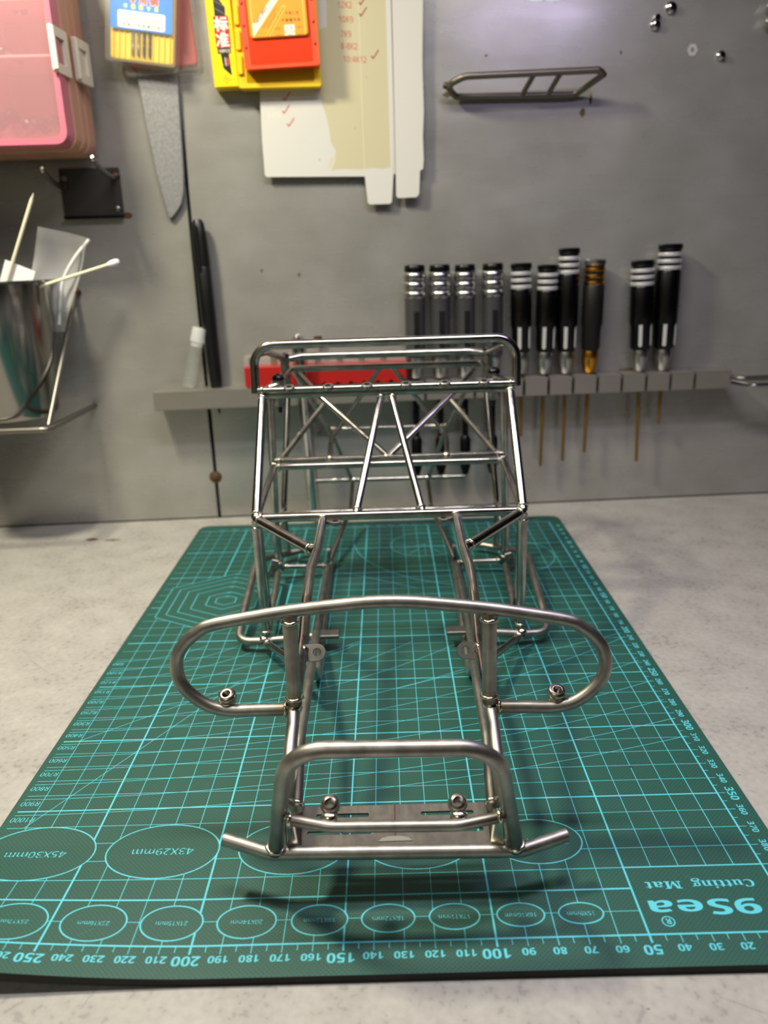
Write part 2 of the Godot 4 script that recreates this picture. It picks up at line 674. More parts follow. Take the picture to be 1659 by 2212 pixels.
	M.orange_dark = mat(Color(0.50, 0.10, 0.06), 0.6)
	M.blade = mat(Color(1, 1, 1), 0.5, 0.4)
	M.blade.albedo_texture = noise_tex(0.08, Color(0.47, 0.475, 0.485), Color(0.58, 0.58, 0.59), 41, 256, Vector2.ONE, 4)
	triplanar(M.blade, 14.0)
	M.card = mat(Color(0.79, 0.785, 0.755), 0.8)
	M.glass = clear(Color(0.96, 0.98, 0.97), 0.04, 0.03)
	M.cap_white = mat(Color(0.86, 0.87, 0.87), 0.5)
	M.bag = clear(Color(0.93, 0.93, 0.93), 0.34, 0.30)
	M.paper = mat(Color(0.92, 0.92, 0.93), 0.7)
	M.cotton = mat(Color(0.95, 0.95, 0.97), 0.9)
	M.stick = mat(Color(0.90, 0.88, 0.78), 0.4)
	M.sticker = mat(Color(0.86, 0.91, 0.95), 0.4)
	M.residue = mat(Color(0.72, 0.71, 0.71), 0.8)
	M.copper = mat(Color(0.36, 0.27, 0.20), 0.5, 0.7)
	M.black_plastic = mat(Color(0.03, 0.03, 0.03), 0.5)
	M.lamp_body = mat(Color(0.12, 0.12, 0.12), 0.5, 0.3)


func bench_texture() -> ImageTexture:
	var n := FastNoiseLite.new()
	n.seed = 4
	n.frequency = 0.012
	n.fractal_octaves = 5
	var f := FastNoiseLite.new()
	f.seed = 9
	f.frequency = 0.09
	f.fractal_octaves = 3
	var size := 1024
	var im := Image.create(size, size, false, Image.FORMAT_RGB8)
	for y in size:
		for x in size:
			# blended with a shifted copy so the repeat has no edge
			var wx := absf(2.0 * x / size - 1.0)
			var a := lerpf(n.get_noise_2d(x, y), n.get_noise_2d((x + size / 2) % size + 3000, y), wx)
			var b := f.get_noise_2d(x, y)
			var v := 0.625 + 0.055 * a + 0.035 * b
			if b + 0.5 * a < -0.50: v -= 0.045
			im.set_pixel(x, y, Color(v * 1.01, v * 0.995, v * 0.965))
	var r := RandomNumberGenerator.new()
	r.seed = 77
	for i in 220:   # specks and short scuffs
		var p := Vector2i(r.randi() % size, r.randi() % size)
		var k := r.randf_range(0.35, 0.60)
		im.fill_rect(Rect2i(p, Vector2i(1 + r.randi() % 3, 1 + r.randi() % 2)), Color(k, k * 0.97, k * 0.92))
	for i in 40:
		var p := Vector2(r.randi() % size, r.randi() % size)
		var d := Vector2.from_angle(r.randf() * TAU)
		for q in r.randi_range(8, 60):
			p += d
			d = d.rotated(r.randf_range(-0.05, 0.05))
			var z := Vector2i(posmod(int(p.x), size), posmod(int(p.y), size))
			im.set_pixelv(z, im.get_pixelv(z).darkened(0.14))
	return ImageTexture.create_from_image(im)


func knurl_texture(lo: Color, hi: Color) -> ImageTexture:
	var im := Image.create(128, 128, false, Image.FORMAT_RGB8)
	for y in 128:
		for x in 128:
			var a := absf(fposmod((x + y) / 16.0, 1.0) - 0.5) * 2.0
			var b := absf(fposmod((x - y) / 16.0, 1.0) - 0.5) * 2.0
			im.set_pixel(x, y, lo.lerp(hi, clampf(minf(a, b) * 1.8 - 0.2, 0.0, 1.0)))
	return ImageTexture.create_from_image(im)


# ------------------------------------------------------------------ room, lamp, bench
func slab(called: String, size: Vector3, at: Vector3, m: Material, turn := Basis()) -> MeshInstance3D:
	var o := part(called, MB.new().box(size, Transform3D(), 0.0), m, self)
	o.transform = Transform3D(turn, at * MM)
	tag(o, "", "", "", "structure")
	return o


func room() -> void:
	slab("floor", Vector3(2900, 60, 2700), Vector3(0, -780, 900), M.floor)
	slab("ceiling", Vector3(2900, 60, 2700), Vector3(0, 1650, 900), M.plaster)
	slab("wall_left", Vector3(60, 2500, 2700), Vector3(-1450, 430, 900), M.plaster)
	slab("wall_right", Vector3(60, 2500, 2700), Vector3(1450, 430, 900), M.dark_wall)
	slab("wall_front", Vector3(2900, 2500, 60), Vector3(0, 430, 2250), M.front_paint)
	var wd := thing("wardrobe", "tall dark wardrobe against the far side of the room, out of the picture", "wardrobe", Vector3(830, -750, 2000))
	part("carcass", MB.new().box(Vector3(1140, 2100, 420), Transform3D(Basis(), Vector3(0, 1050, 0)), 4.0), M.wardrobe, wd)
	for x in [-285.0, 285.0]:
		var dr := part("door", MB.new().box(Vector3(560, 2060, 20), Transform3D(Basis(), Vector3(x, 1050, -222)), 3.0), M.wardrobe, wd)
		part("handle", MB.new().tube([Vector3(x * 0.15, 950, -244), Vector3(x * 0.15, 1150, -244)], 7.0, 10), M.grey_steel, dr)
	# the back wall with its two sheets of stainless steel; the gap between them is the dark seam
	var w := Node3D.new()
	w.name = "wall_back"
	add_child(w)
	w.transform = Transform3D(wall_basis, wall_at(0, 0) * MM)
	tag(w, "", "", "", "structure")
	part("backing", MB.new().box(Vector3(3000, 2500, 60), Transform3D(Basis(), Vector3(0, 430, -33)), 0.0), M.seam, w)
	var y0 := -2.6
	for q in [[168.0, 315.0, 2.0, 3.4], [174.0, 324.0, 1.2, 4.0], [62.0, 330.0, 3.0, 2.0], [92.0, 356.0, 0.9, 0.9], [196.0, 356.0, 0.7, 1.6], [-90.0, 205.0, 0.8, 1.2], [-60.0, 201.0, 1.0, 1.6]]:
		var b := PackedVector2Array()
		for i in 12: b.append(Vector2(q[0] + cos(TAU * i / 12) * q[2] * (1.0 + 0.3 * sin(i * 2.3)), q[1] + sin(TAU * i / 12) * q[3] * (1.0 + 0.3 * sin(i * 3.7))))
		part("rust_spot", MB.new().prism(b, 0.0, 0.08), M.rust, w)
	for s in [[-900.0, -144.6], [-142.0, 900.0]]:
		var wide: float = s[1] - s[0]
		part("steel_sheet", MB.new().box(Vector3(wide, 900, 3), Transform3D(Basis(), Vector3((s[0] + s[1]) / 2, y0 + 450, -1.5)), 0.5), M.sheet, w)


func panel(t: Node3D, size: Vector2, at: Vector3, col: Color, energy: float, glow: float) -> void:
	var e := mat(Color(0.9, 0.9, 0.9), 0.6)
	e.emission_enabled = true
	e.emission = col
	e.emission_energy_multiplier = glow
	part("light_panel", MB.new().box(Vector3(size.x, 2, size.y), Transform3D(Basis(), at), 0.3), e, t)
	var l := AreaLight3D.new()
	l.name = "panel_light"
	l.area_size = size * MM
	l.light_color = col
	l.light_energy = energy
	l.area_range = 6.0
	l.shadow_enabled = true
	l.position = (at + Vector3(0, -2.5, 0)) * MM
	l.rotation = Vector3(-PI / 2, 0, 0)
	t.add_child(l, true)


func work_lamp() -> void:
	var t := thing("tube_lamp", "long white tube lamp hung above the bench out of the picture", "lamp", Vector3(25, 620, 135))
	part("housing", MB.new().box(Vector3(360, 22, 80), Transform3D(Basis(), Vector3(0, 12, 0)), 4.0), M.lamp_body, t)
	for s in [-1.0, 1.0]: part("hanger", MB.new().tube([Vector3(150 * s, 20, 0), Vector3(150 * s, 1000, 0)], 3.0, 8), M.lamp_body, t)
	panel(t, Vector2(320, 50), Vector3(0, 0, 0), Color(1.0, 0.98, 0.97), 0.31, 3.0)
	t = thing("desk_lamp", "small warm lamp hung above the left end of the bench out of the picture", "lamp", Vector3(-275, 590, 25))
	part("housing", MB.new().box(Vector3(90, 22, 90), Transform3D(Basis(), Vector3(0, 12, 0)), 4.0), M.lamp_body, t)
	part("hanger", MB.new().tube([Vector3(0, 20, 0), Vector3(0, 1030, 0)], 3.0, 8), M.lamp_body, t)
	panel(t, Vector2(70, 70), Vector3(0, 0, 0), Color(1.0, 0.965, 0.84), 0.53, 3.0)
	t = thing("clip_lamp", "small lilac white lamp hung above the right half of the bench out of the picture", "lamp", Vector3(225, 490, 95))
	part("housing", MB.new().box(Vector3(180, 22, 60), Transform3D(Basis(), Vector3(0, 12, 0)), 4.0), M.lamp_body, t)
	part("hanger", MB.new().tube([Vector3(70, 20, -20), Vector3(70, 1130, -20)], 3.0, 8), M.lamp_body, t)
	panel(t, Vector2(160, 40), Vector3(0, 0, 0), Color(0.86, 0.80, 1.0), 0.07, 3.0)
	t = thing("ceiling_lamp", "square ceiling lamp of the room, far outside the picture", "lamp", Vector3(-750, 1608, 1500))
	part("housing", MB.new().box(Vector3(660, 22, 660), Transform3D(Basis(), Vector3(0, 10, 0)), 4.0), M.lamp_body, t)
	panel(t, Vector2(620, 620), Vector3(0, -2, 0), Color(1.0, 0.98, 0.93), 0.7, 1.0)


func bench() -> void:
	var t := thing("workbench", "pale speckled laminate workbench top under the green mat", "workbench", Vector3(0, -3, 40))
	part("bench_top", MB.new().prism(PackedVector2Array([Vector2(-850, 263.0), Vector2(-850, -310), Vector2(850, -310), Vector2(850, 343.8)]), -30, 0, Transform3D(Basis(Vector3.RIGHT, Vector3.FORWARD, Vector3.UP), Vector3.ZERO)), M.bench, t)
	for x in [-800.0, 800.0]:
		for z in [-160.0, 280.0]:
			part("leg", MB.new().box(Vector3(45, 717, 45), Transform3D(Basis(), Vector3(x, -388.5, z)), 2.0), M.bench_frame, t)


# ------------------------------------------------------------------ cutting mat
const MU0 := -10.5
const MU1 := 291.0
const MV0 := -15.0
const MV1 := 432.6
const MVS := 220.0


func mat_lift(u: float, v: float) -> float:   # the near left corner has curled up
	return 2.8 * pow(maxf(0.0, (u - 196.0) / 54.0), 1.6) * pow(maxf(0.0, (v - 372.0) / 48.0), 1.35)


func mat_picture(v0: float, v1: float, wide: int, dots: bool) -> ImageTexture:
	var s := wide / (MU1 - MU0)
	var g := Color(0.11, 0.315, 0.275)
	var c := Color(0.33, 0.76, 0.83)
	var cv := Canvas.new(wide, roundi((v1 - v0) * s), g, Vector2(MU1 * s, -v0 * s), Vector2(-s, 0), Vector2(0, s))
	if dots:
		var d := maxi(2, roundi(0.42 * s * 2))
		var row := 0
		var v := v0 + 0.3
		while v < v1:
			var u := MU0 + (0.85 if row % 2 else 0.0)
			while u < MU1:
				cv.im.fill_rect(Rect2i(Vector2i(cv.px(Vector2(u, v))), Vector2i(d, d)), Color(0.05, 0.21, 0.18))
				u += 1.7
			row += 1
			v += 0.85
	var thin := 0.30
	var fat := 0.72
	var L := func(a: Vector2, b: Vector2, w: float) -> void:
		if maxf(a.y, b.y) > v0 - 3 and minf(a.y, b.y) < v1 + 3: cv.line(a, b, w, c)
	for i in range(0, 29):
		var u := i * 10.0
		L.call(Vector2(u, 0.0), Vector2(u, 390.0 if u > 0 and u < 50 else 420.0), fat if i % 5 == 0 else thin)
	for i in range(0, 43):
		var v := i * 10.0
		L.call(Vector2(50.0 if v > 390.0 and v < 420.0 else 0.0, v), Vector2(288.0, v), (fat if i % 5 == 0 else thin) if v != 420.0 else fat)
	L.call(Vector2(0, 390), Vector2(50, 390), fat)
	# ruler ticks
	for i in range(0, 57):
		var u := i * 5.0
		if u <= 280: L.call(Vector2(u, 420), Vector2(u, 423.3 if i % 2 == 0 else 422.6), fat if i % 20 == 10 or i % 20 == 0 else thin)
	for i in range(0, 84):
		var v := i * 5.0
		L.call(Vector2(0, v), Vector2(-3.2 if i % 2 == 0 else -2.0, v), thin)
	# arcs of the radius scale
	var radii := [1000, 900, 800, 700, 600, 500, 400, 300, 250, 200, 150, 120, 100, 80]
	for k in radii.size():
		var R: float = radii[k]
		var top := 352.3 - 10.0 * k
		var ps := []
		var span := minf(290.0, R * 0.96)
		for i in 61:
			var x := span * i / 60.0
			var v := top - (R - sqrt(R * R - x * x))
			if v > 205.0: ps.append(Vector2(288.0 - x, v))
		if v1 > 205.0 and ps.size() > 1 and v0 < 352: cv.path(ps, thin, c)
		if top > v0 - 5 and top < v1 + 5: cv.text("R%d" % radii[k], Vector2(288.4, top + 1.4), 2.6, c, "Droid Sans", 1.0, Vector2.RIGHT, 1.0, 0.15)
	L.call(Vector2(281, 360), Vector2(214, 249), thin)
	L.call(Vector2(281, 300), Vector2(150, 205), thin)
	L.call(Vector2(0, 205), Vector2(130, 260), thin)
	# nested hexagons
	for k in 6:
		var r: float = [47.0, 40.0, 32.5, 24.0, 14.0, 7.5][k]
		var ps := []
		for i in 7: ps.append(Vector2(241, 141) + Vector2.from_angle(PI / 6 + i * PI / 3) * r)
		if v0 < 190 and k == 0: cv.fill([ps], g)
		if v0 < 190:
			cv.path(ps, 0.45, c)
			cv.text(str(60 - k * 10), Vector2(241, 141 - r + 1.0), 2.0, c)
	if v0 < 190:
		cv.ring(Vector2(45, 75), 34, 34, 0.4, c)
		cv.ring(Vector2(105, 45), 26, 26, 0.4, c)
		cv.line(Vector2(165, 98), Vector2(114, 130), 0.35, c)
		var arc := []
		for i in 30: arc.append(Vector2(60, 30) + Vector2.from_angle(PI * 0.5 * i / 29.0 + 0.1) * 100.0)
		cv.path(arc, 0.4, c)
		for i in 6: cv.line(Vector2(105, 45), Vector2(105, 45) + Vector2.from_angle(i * PI / 6) * 24.0, 0.3, c)
		for i in range(1, 28): cv.text(str(i * 10), Vector2(i * 10.0, -5.0), 2.6, c)
	# oval templates
	if v1 > 360:
		var small := [["15X9mm", 70.0, 15, 9], ["16X10mm", 90.4, 16, 10], ["17X11mm", 112.8, 17, 11], ["18X12mm", 135.3, 18, 12], ["19X13mm", 158.6, 19, 13], ["20X14mm", 183.4, 20, 14], ["21X15mm", 208.9, 21, 15], ["22X16mm", 235.4, 22, 16], ["23X17mm", 262.8, 23, 17]]
		for e in small:
			cv.ring(Vector2(e[1], 410.3), e[2] / 2.0, e[3] / 2.0, 0.55, c, g)
			cv.text(e[0], Vector2(e[1], 409.6), 1.75, c)
		var big := [["37X26mm", 78.5, 34, 24], ["39X27mm", 124.0, 40, 26], ["41X28mm", 171.5, 41, 28], ["43X29mm", 221.2, 43, 29], ["45X30mm", 270.0, 45, 30]]
		for e in big:
			cv.ring(Vector2(e[1], 375.0), e[2] / 2.0, e[3] / 2.0, 0.55, c, g)
			cv.text(e[0], Vector2(e[1], 373.8), 3.3, c, "Droid Sans", 1.15)
		if dots:   # the pattern goes on inside the ovals
			var d := maxi(2, roundi(0.42 * s * 2))
			for e in small + big:
				var cy := 410.3 if e[2] < 30 else 375.0
				var row := 0
				var v := v0 + 0.3
				while v < v1:
					var u := MU0 + (0.85 if row % 2 else 0.0)
					if absf(v - cy) < e[3] / 2.0:
						while u < MU1:
							if pow((u - e[1]) / (e[2] / 2.0 - 0.6), 2) + pow((v - cy) / (e[3] / 2.0 - 0.6), 2) < 1.0:
								var q := Vector2i(cv.px(Vector2(u, v)))
								if q.x > 0 and q.y > 0 and q.x < cv.im.get_width() and q.y < cv.im.get_height() and cv.im.get_pixelv(q).b < 0.5:
									cv.im.fill_rect(Rect2i(q, Vector2i(d, d)), Color(0.05, 0.21, 0.18))
							u += 1.7
					row += 1
					v += 0.85
		for i in range(1, 28):
			var bigger := i % 5 == 0
			cv.text(str(i * 10), Vector2(i * 10.0 + (0.6 if bigger else 0.2), 424.0), 3.7 if bigger else 2.7, c, "Droid Sans", 1.12, Vector2.RIGHT, 0.5, 0.0, 700)
		cv.text("Cutting", Vector2(6.6, 397.2), 3.4, c, "Droid Serif", 1.25, Vector2.RIGHT, 0.0, 0.0, 700)
		cv.text("Mat", Vector2(32.0, 397.2), 3.4, c, "Droid Serif", 1.4, Vector2.RIGHT, 0.0, 0.0, 700)
		cv.text("9Sea", Vector2(9.0, 405.6), 6.6, c, "Droid Sans", 1.9, Vector2.RIGHT, 0.0, 0.0, 700)
		cv.ring(Vector2(42.0, 414.8), 2.0, 2.0, 0.45, c)
		cv.text("R", Vector2(42.0, 413.6), 2.3, c, "Droid Sans", 1.0, Vector2.RIGHT, 0.5, 0.0, 700)
	for i in range(1, 39):
		var v := i * 10.0
		if v > v0 - 4 and v < v1 + 4:
			var bigger := i % 5 == 0
			cv.text(str(i * 10), Vector2(-4.0 if bigger else -4.4, v + 0.4), 3.4 if bigger else 2.5, c, "Droid Sans", 1.1, Vector2(0, 1), 0.5, 0.0, 700)
	# a few scuffs and stains
	var r := RandomNumberGenerator.new()
	r.seed = int(v0) + 91
	for i in 14:
		var a := Vector2(r.randf_range(0, 280), r.randf_range(v0, v1))
		cv.line(a, a + Vector2.from_angle(r.randf() * TAU) * r.randf_range(2, 9), 0.12, Color(0.20, 0.44, 0.39))
	for p in [Vector2(51, 347), Vector2(30, 331), Vector2(86, 381)]:
		if p.y > v0 and p.y < v1: cv.ring(p, 0.5, 0.35, 0.5, Color(0.08, 0.17, 0.13), Color(0.08, 0.17, 0.13), 12)
	return cv.texture()


func cutting_mat() -> void:
	var o := MeshInstance3D.new()
	o.name = "cutting_mat"
	tag(o, "green self-healing cutting mat with cyan grid lying on the bench", "cutting mat")
	var am := ArrayMesh.new()
	var nu := 44
	var us := []
	for i in nu + 1: us.append(MU0 + (MU1 - MU0) * i / nu)
	var vs := []
	for i in 30: vs.append(MV0 + (MVS - MV0) * i / 30.0)
	for i in 41: vs.append(MVS + (MV1 - MVS) * i / 40.0)
	var R := 7.0
	var place := func(u: float, v: float, y: float) -> Vector3:
		var q := Vector2(u, v)
		var cc := Vector2(clampf(u, MU0 + R, MU1 - R), clampf(v, MV0 + R, MV1 - R))
		var d := q - cc
		if d.x != 0 and d.y != 0: q = cc + d.normalized() * maxf(absf(d.x), absf(d.y))
		return Vector3(139.0 - q.x, y + mat_lift(q.x, q.y), q.y - 210.0)
	var halves := [[0, 30, MV0, MVS], [30, 70, MVS, MV1]]
	for h in halves:
		var mb := MB.new()
		var grid := []
		for j in range(h[0], h[1] + 1):
			var line := []
			for u in us:
				var p: Vector3 = place.call(u, vs[j], 0.0)
				var e := 0.5
				var px: Vector3 = place.call(u + e, vs[j], 0.0)
				var slope_u := (mat_lift(u + e, vs[j]) - mat_lift(u - e, vs[j])) / (2 * e)
				var slope_v := (mat_lift(u, vs[j] + e) - mat_lift(u, vs[j] - e)) / (2 * e)
				line.append(mb.vert(p, Vector3(slope_u, 1, -slope_v).normalized(), Vector2((139.0 - p.x - MU1) / (MU0 - MU1), (p.z + 210.0 - h[2]) / (h[3] - h[2]))))
			grid.append(line)
		for j in grid.size() - 1:
			for i in nu:
				mb.quad(grid[j][i], grid[j][i + 1], grid[j + 1][i + 1], grid[j + 1][i])
		am = add_surface(am, mb)
	var rim := []
	for i in nu: rim.append(Vector2(us[i], MV0))
	for j in vs.size() - 1: rim.append(Vector2(MU1, vs[j]))
	for i in nu: rim.append(Vector2(us[nu - i], MV1))
	for j in vs.size() - 1: rim.append(Vector2(MU0, vs[vs.size() - 1 - j]))
	var sd := MB.new()
	var bottom := []
	for i in rim.size():
		var a: Vector2 = rim[i]
		var b: Vector2 = rim[(i + 1) % rim.size()]
		var a0: Vector3 = place.call(a.x, a.y, 0.0)
		var b0: Vector3 = place.call(b.x, b.y, 0.0)
		var a1: Vector3 = place.call(a.x, a.y, -3.0)
		var b1: Vector3 = place.call(b.x, b.y, -3.0)
		sd.face([a1, b1, b0, a0])
	am = add_surface(am, sd)
	var under := MB.new()
	var g2 := []
	for v in vs:
		var line := []
		for u in us: line.append(under.vert(place.call(u, v, -3.0), Vector3.DOWN))
		g2.append(line)
	for j in g2.size() - 1:
		for i in nu: under.quad(g2[j][i + 1], g2[j][i], g2[j + 1][i], g2[j + 1][i + 1])
	am = add_surface(am, under)
	o.mesh = am
	for k in 2:
		var m := mat(Color.WHITE, 0.55)
		m.albedo_texture = mat_picture(halves[k][2], halves[k][3], 2048, true)
		m.texture_repeat = false
		am.surface_set_material(k, m)
	am.surface_set_material(2, M.mat_side)
	am.surface_set_material(3, M.mat_side)
	add_child(o)


func add_surface(am: ArrayMesh, mb: MB) -> ArrayMesh:
	am.add_surface_from_arrays(Mesh.PRIMITIVE_TRIANGLES, mb.mesh().surface_get_arrays(0))
	return am


# ------------------------------------------------------------------ chassis
var ch: Node3D


func cp(x: float, y: float, z: float) -> Vector3:   # chassis millimetres: half width, height above the mat, towards the camera
	return Vector3(x + 7.9 - 0.0055 * z, y - x * 0.018 * smoothstep(10.0, 150.0, z), z)


func bar(called: String, pts: Array, r: float, m: Material, opt := {}) -> void:
	# opt: rad (fillet), both (mirror), curve (spline), hollow, w0 / w1 (weld bead set back from that end), heat
	for s in ([-1.0, 1.0] if opt.get("both", false) else [1.0]):
		var q := []
		for p in pts: q.append(cp(p[0] * s, p[1], p[2]))
		var line: Array = smooth(q, 7) if opt.get("curve", false) else fillet(q, opt.get("rad", 0.0))
		var d0: Vector3 = (line[1] - line[0]).normalized()
		var d1: Vector3 = (line[-2] - line[-1]).normalized()
		if not opt.get("curve", false) and line.size() < 12:   # enough rings for the heat tint
			var fine := []
			for i in line.size() - 1:
				var k := maxi(1, int((line[i + 1] - line[i]).length() / 3.0))
				for j in k: fine.append(line[i].lerp(line[i + 1], 1.0 * j / k))
			fine.append(line[-1])
			line = fine
		var heat := [0.0, 0.0]
		if opt.has("w0") and m == M.satin: heat[0] = opt.w0 + 4.5
		if opt.has("w1") and m == M.satin: heat[1] = opt.w1 + 4.5
		var o := part(called, MB.new().tube(line, r, 18, opt.get("hollow", 0.0), heat), m, ch)
		if opt.has("w0"): part("weld_bead", MB.new().bead(line[0] + d0 * opt.w0, d0, r, 0.75, q[0].x), M.weld, o)
		if opt.has("w1"): part("weld_bead", MB.new().bead(line[-1] + d1 * opt.w1, d1, r, 0.75, q[-1].x + 2.0), M.weld, o)


func mirror_part(called: String, make: Callable, m: Material) -> Array:
	var out := []
	for s in [-1.0, 1.0]:
		var mb := MB.new()
		make.call(mb, s)
		out.append(part(called, mb, m, ch))
	return out


func eyelet(mb: MB, hole: Vector3, root: Vector3, normal: Vector3, r: float, bore: float, th: float) -> void:
	# a flat tab from root with a round end and a hole
	var y := (hole - root)
	y = (y - normal * y.dot(normal)).normalized()
	var t := Transform3D(Basis(y.cross(normal), y, normal), hole)
	var long := (root - hole).dot(y)
	var o := PackedVector2Array()
	var n := PackedVector2Array()
	for i in 24:
		var d := Vector2.from_angle(TAU * i / 24)
		n.append(d * bore)
		if d.y >= -0.01: o.append(d * r)
		else: o.append(Vector2(d.x * r if absf(d.x) > 0.7 else d.x * r * 1.35, long) if d.y < -0.5 else Vector2(signf(d.x) * r, long * -d.y * 1.6))
	mb.ring_plate(o, n, -th / 2, th / 2, t)


func chassis() -> void:
	ch = thing("tube_chassis", "welded stainless steel model buggy tube frame standing on the green cutting mat", "model chassis")
	var S: Material = M.satin
	var P: Material = M.polished
	# ---- nose
	bar("bumper_tube", [[-60.2, 18.8, 183.4], [-43.5, 17.4, 189], [43.5, 17.4, 189], [60.2, 18.8, 183.4]], 2.45, S, {"rad": 9.0, "hollow": 1.75})
	bar("front_hoop", [[-41.6, 18.5, 189.3], [-33.2, 67.2, 201.2], [33.2, 67.2, 201.2], [41.6, 18.5, 189.3]], 2.75, S, {"rad": 15.0, "w0": 2.4, "w1": 2.4})
	bar("cross_bar", [[-36.2, 36.9, 195.6], [-20.8, 35.9, 198.6], [20.8, 35.9, 198.6], [36.2, 36.9, 195.6]], 1.9, S, {"rad": 18.0, "w0": 1.8, "w1": 1.8})
	for o in mirror_part("threaded_boss", func(mb: MB, s: float):
			mb.lathe([Vector2(0.01, -2.4), Vector2(2.6, -2.4), Vector2(3.2, -1.8), Vector2(3.35, -0.4), Vector2(3.1, 1.0), Vector2(2.5, 1.9), Vector2(1.7, 2.2), Vector2(1.6, 0.4), Vector2(0.01, 0.4)], xf(cp(21.2 * s, 40.0, 192.6), Vector3(0, 0.8, 0.6)), 22), M.nut):
		pass
	mirror_part("weld_foot", func(mb: MB, s: float): mb.ball(cp(21.4 * s, 37.2, 195.4), Vector3(2.9, 1.9, 2.4), 0.12), M.weld)
	# winch plate with four slots, made of four framed cells
	var plate := MB.new()
	var along := (cp(0, 25.4, 174.8) - cp(0, 18.8, 186.0)).normalized()
	var px := Basis(Vector3.RIGHT, along, Vector3.RIGHT.cross(along))
	var pf := Transform3D(px, cp(0, 18.8, 186.0))
	for q in [[-33.0, 0.0, -2.2, 6.2, -31.0, -7.5, 3.6], [0.0, 33.0, -2.2, 6.2, 7.5, 31.0, 3.6], [-33.0, 0.0, 6.2, 13.0, -28.0, -9.2, 9.6], [0.0, 33.0, 6.2, 13.0, 9.2, 28.0, 9.6]]:
		var o := PackedVector2Array()
		var n := PackedVector2Array()
		var ctr := Vector2((q[4] + q[5]) / 2, q[6])
		var hl: float = (q[5] - q[4]) / 2
		for i in 40:
			var g := TAU * i / 40 + 0.001
			var d := Vector2.from_angle(g)
			# slot outline
			var sl := Vector2(clampf(d.x * 40.0, -(hl - 0.7), hl - 0.7), 0) + d * 0.7
			n.append(ctr + sl)
			# cell outline along the same direction from the slot
			var tx: float = ((q[1] if d.x > 0 else q[0]) - (ctr.x + sl.x - d.x * 0.7)) / (d.x if absf(d.x) > 1e-4 else 1e-4)
			var ty: float = ((q[3] if d.y > 0 else q[2]) - ctr.y) / (d.y if absf(d.y) > 1e-4 else 1e-4)
			o.append(ctr + Vector2(clampf(d.x * 40.0, -(hl - 0.7), hl - 0.7), 0) + d * minf(absf(tx), absf(ty)))
		# square the corners
		for k in [[q[1], q[3]], [q[0], q[3]], [q[0], q[2]], [q[1], q[2]]]:
			var best := 0
			for i in 40:
				if o[i].distance_to(Vector2(k[0], k[1])) < o[best].distance_to(Vector2(k[0], k[1])): best = i
			o[best] = Vector2(k[0], k[1])
		plate.ring_plate(o, n, -0.75, 0.75, pf)
	var pl := part("winch_plate", plate, M.plate, ch)
	part("marker_line", MB.new().box(Vector3(0.45, 13.0, 0.08), pf * Transform3D(Basis(), Vector3(0, 6.5, 0.8)), 0.0), M.marker, pl, "dark red centre line drawn across the plate")
	part("notch_patch", MB.new().prism(PackedVector2Array([Vector2(-6, 0.2), Vector2(6, 0.2), Vector2(4.6, 1.3), Vector2(2, 1.9), Vector2(-2, 1.9), Vector2(-4.6, 1.3)]), 0.72, 0.95, pf), M.weld, pl)
	mirror_part("gusset", func(mb: MB, s: float):
		var a := [cp(33.0 * s, 18.5, 187.0), cp(37.5 * s, 20.0, 189.0), cp(36.5 * s, 34.0, 193.0), cp(33.2 * s, 26.5, 174.5)]
		var n: Vector3 = (a[1] - a[0]).cross(a[3] - a[0]).normalized() * 0.6
		mb.face([a[0] + n, a[1] + n, a[2] + n, a[3] + n])
		mb.face([a[3] - n, a[2] - n, a[1] - n, a[0] - n])
		for i in 4: mb.face([a[i] - n, a[(i + 1) % 4] - n, a[(i + 1) % 4] + n, a[i] + n]), M.weld)
	# ---- front frame
	bar("front_rail", [[37.6, 33.5, 185.0], [37.3, 42.0, 169.7], [36.9, 52.6, 152.4]], 2.4, S, {"both": true, "w0": 2.0})
	bar("lower_rail", [[34.4, 29.5, 181.5], [36.3, 36.0, 147], [37.2, 34.0, 104], [43.7, 10.5, 3], [44.5, 8.6, -39], [45.3, 5.8, -108]], 2.2, S, {"both": true, "rad": 25.0, "w0": 1.5})
	bar("skid_rail", [[40.2, 20.5, 64], [40.2, 4.5, 44], [40.6, 2.5, 32], [44.4, 2.5, -118]], 2.3, S, {"both": true, "rad": 14.0})
	bar("bar_post", [[36.5, 54.0, 152.7], [36.4, 90.0, 150.4]], 2.75, S, {"both": true, "w0": 2.6, "w1": 3.0})
	var loop := []
	for s in [-1.0, 1.0]:
		var half := [[38.0, 51.9, 152.8], [50, 51.9, 153.1], [60.0, 51.9, 153.4], [67.5, 53.6, 153.3], [73.6, 57.6, 153.0], [78.2, 63.2, 152.4], [79.4, 69.0, 151.8], [78.2, 75.0, 151.4], [74.6, 80.0, 151.2], [70.0, 83.8, 151.1], [64.9, 86.3, 151.0], [50, 88.9, 150.4], [36.3, 90.9, 149.9], [18, 93.0, 149.8], [6, 94.0, 149.8]]
		if s > 0: half.reverse()
		for p in half: loop.append([p[0] * s, p[1], p[2]])
	bar("light_bar_loop", loop, 2.45, S, {"curve": true, "w0": 2.0, "w1": 2.0})
	mirror_part("loop_nut", func(mb: MB, s: float):
		mb.lathe([Vector2(0.01, -2.0), Vector2(2.9, -2.0), Vector2(3.3, -1.3), Vector2(3.4, 0.6), Vector2(3.0, 1.4), Vector2(2.3, 1.8), Vector2(1.7, 1.8), Vector2(1.6, -0.6), Vector2(0.01, -0.6)], xf(cp(61.8 * s, 57.0, 151.6), Vector3(0.1 * s, 0.9, 0.42)), 22), M.nut)
	mirror_part("weld_foot", func(mb: MB, s: float): mb.ball(cp(61.8 * s, 54.7, 152.2), Vector3(2.9, 1.6, 2.2), 0.15), M.weld)
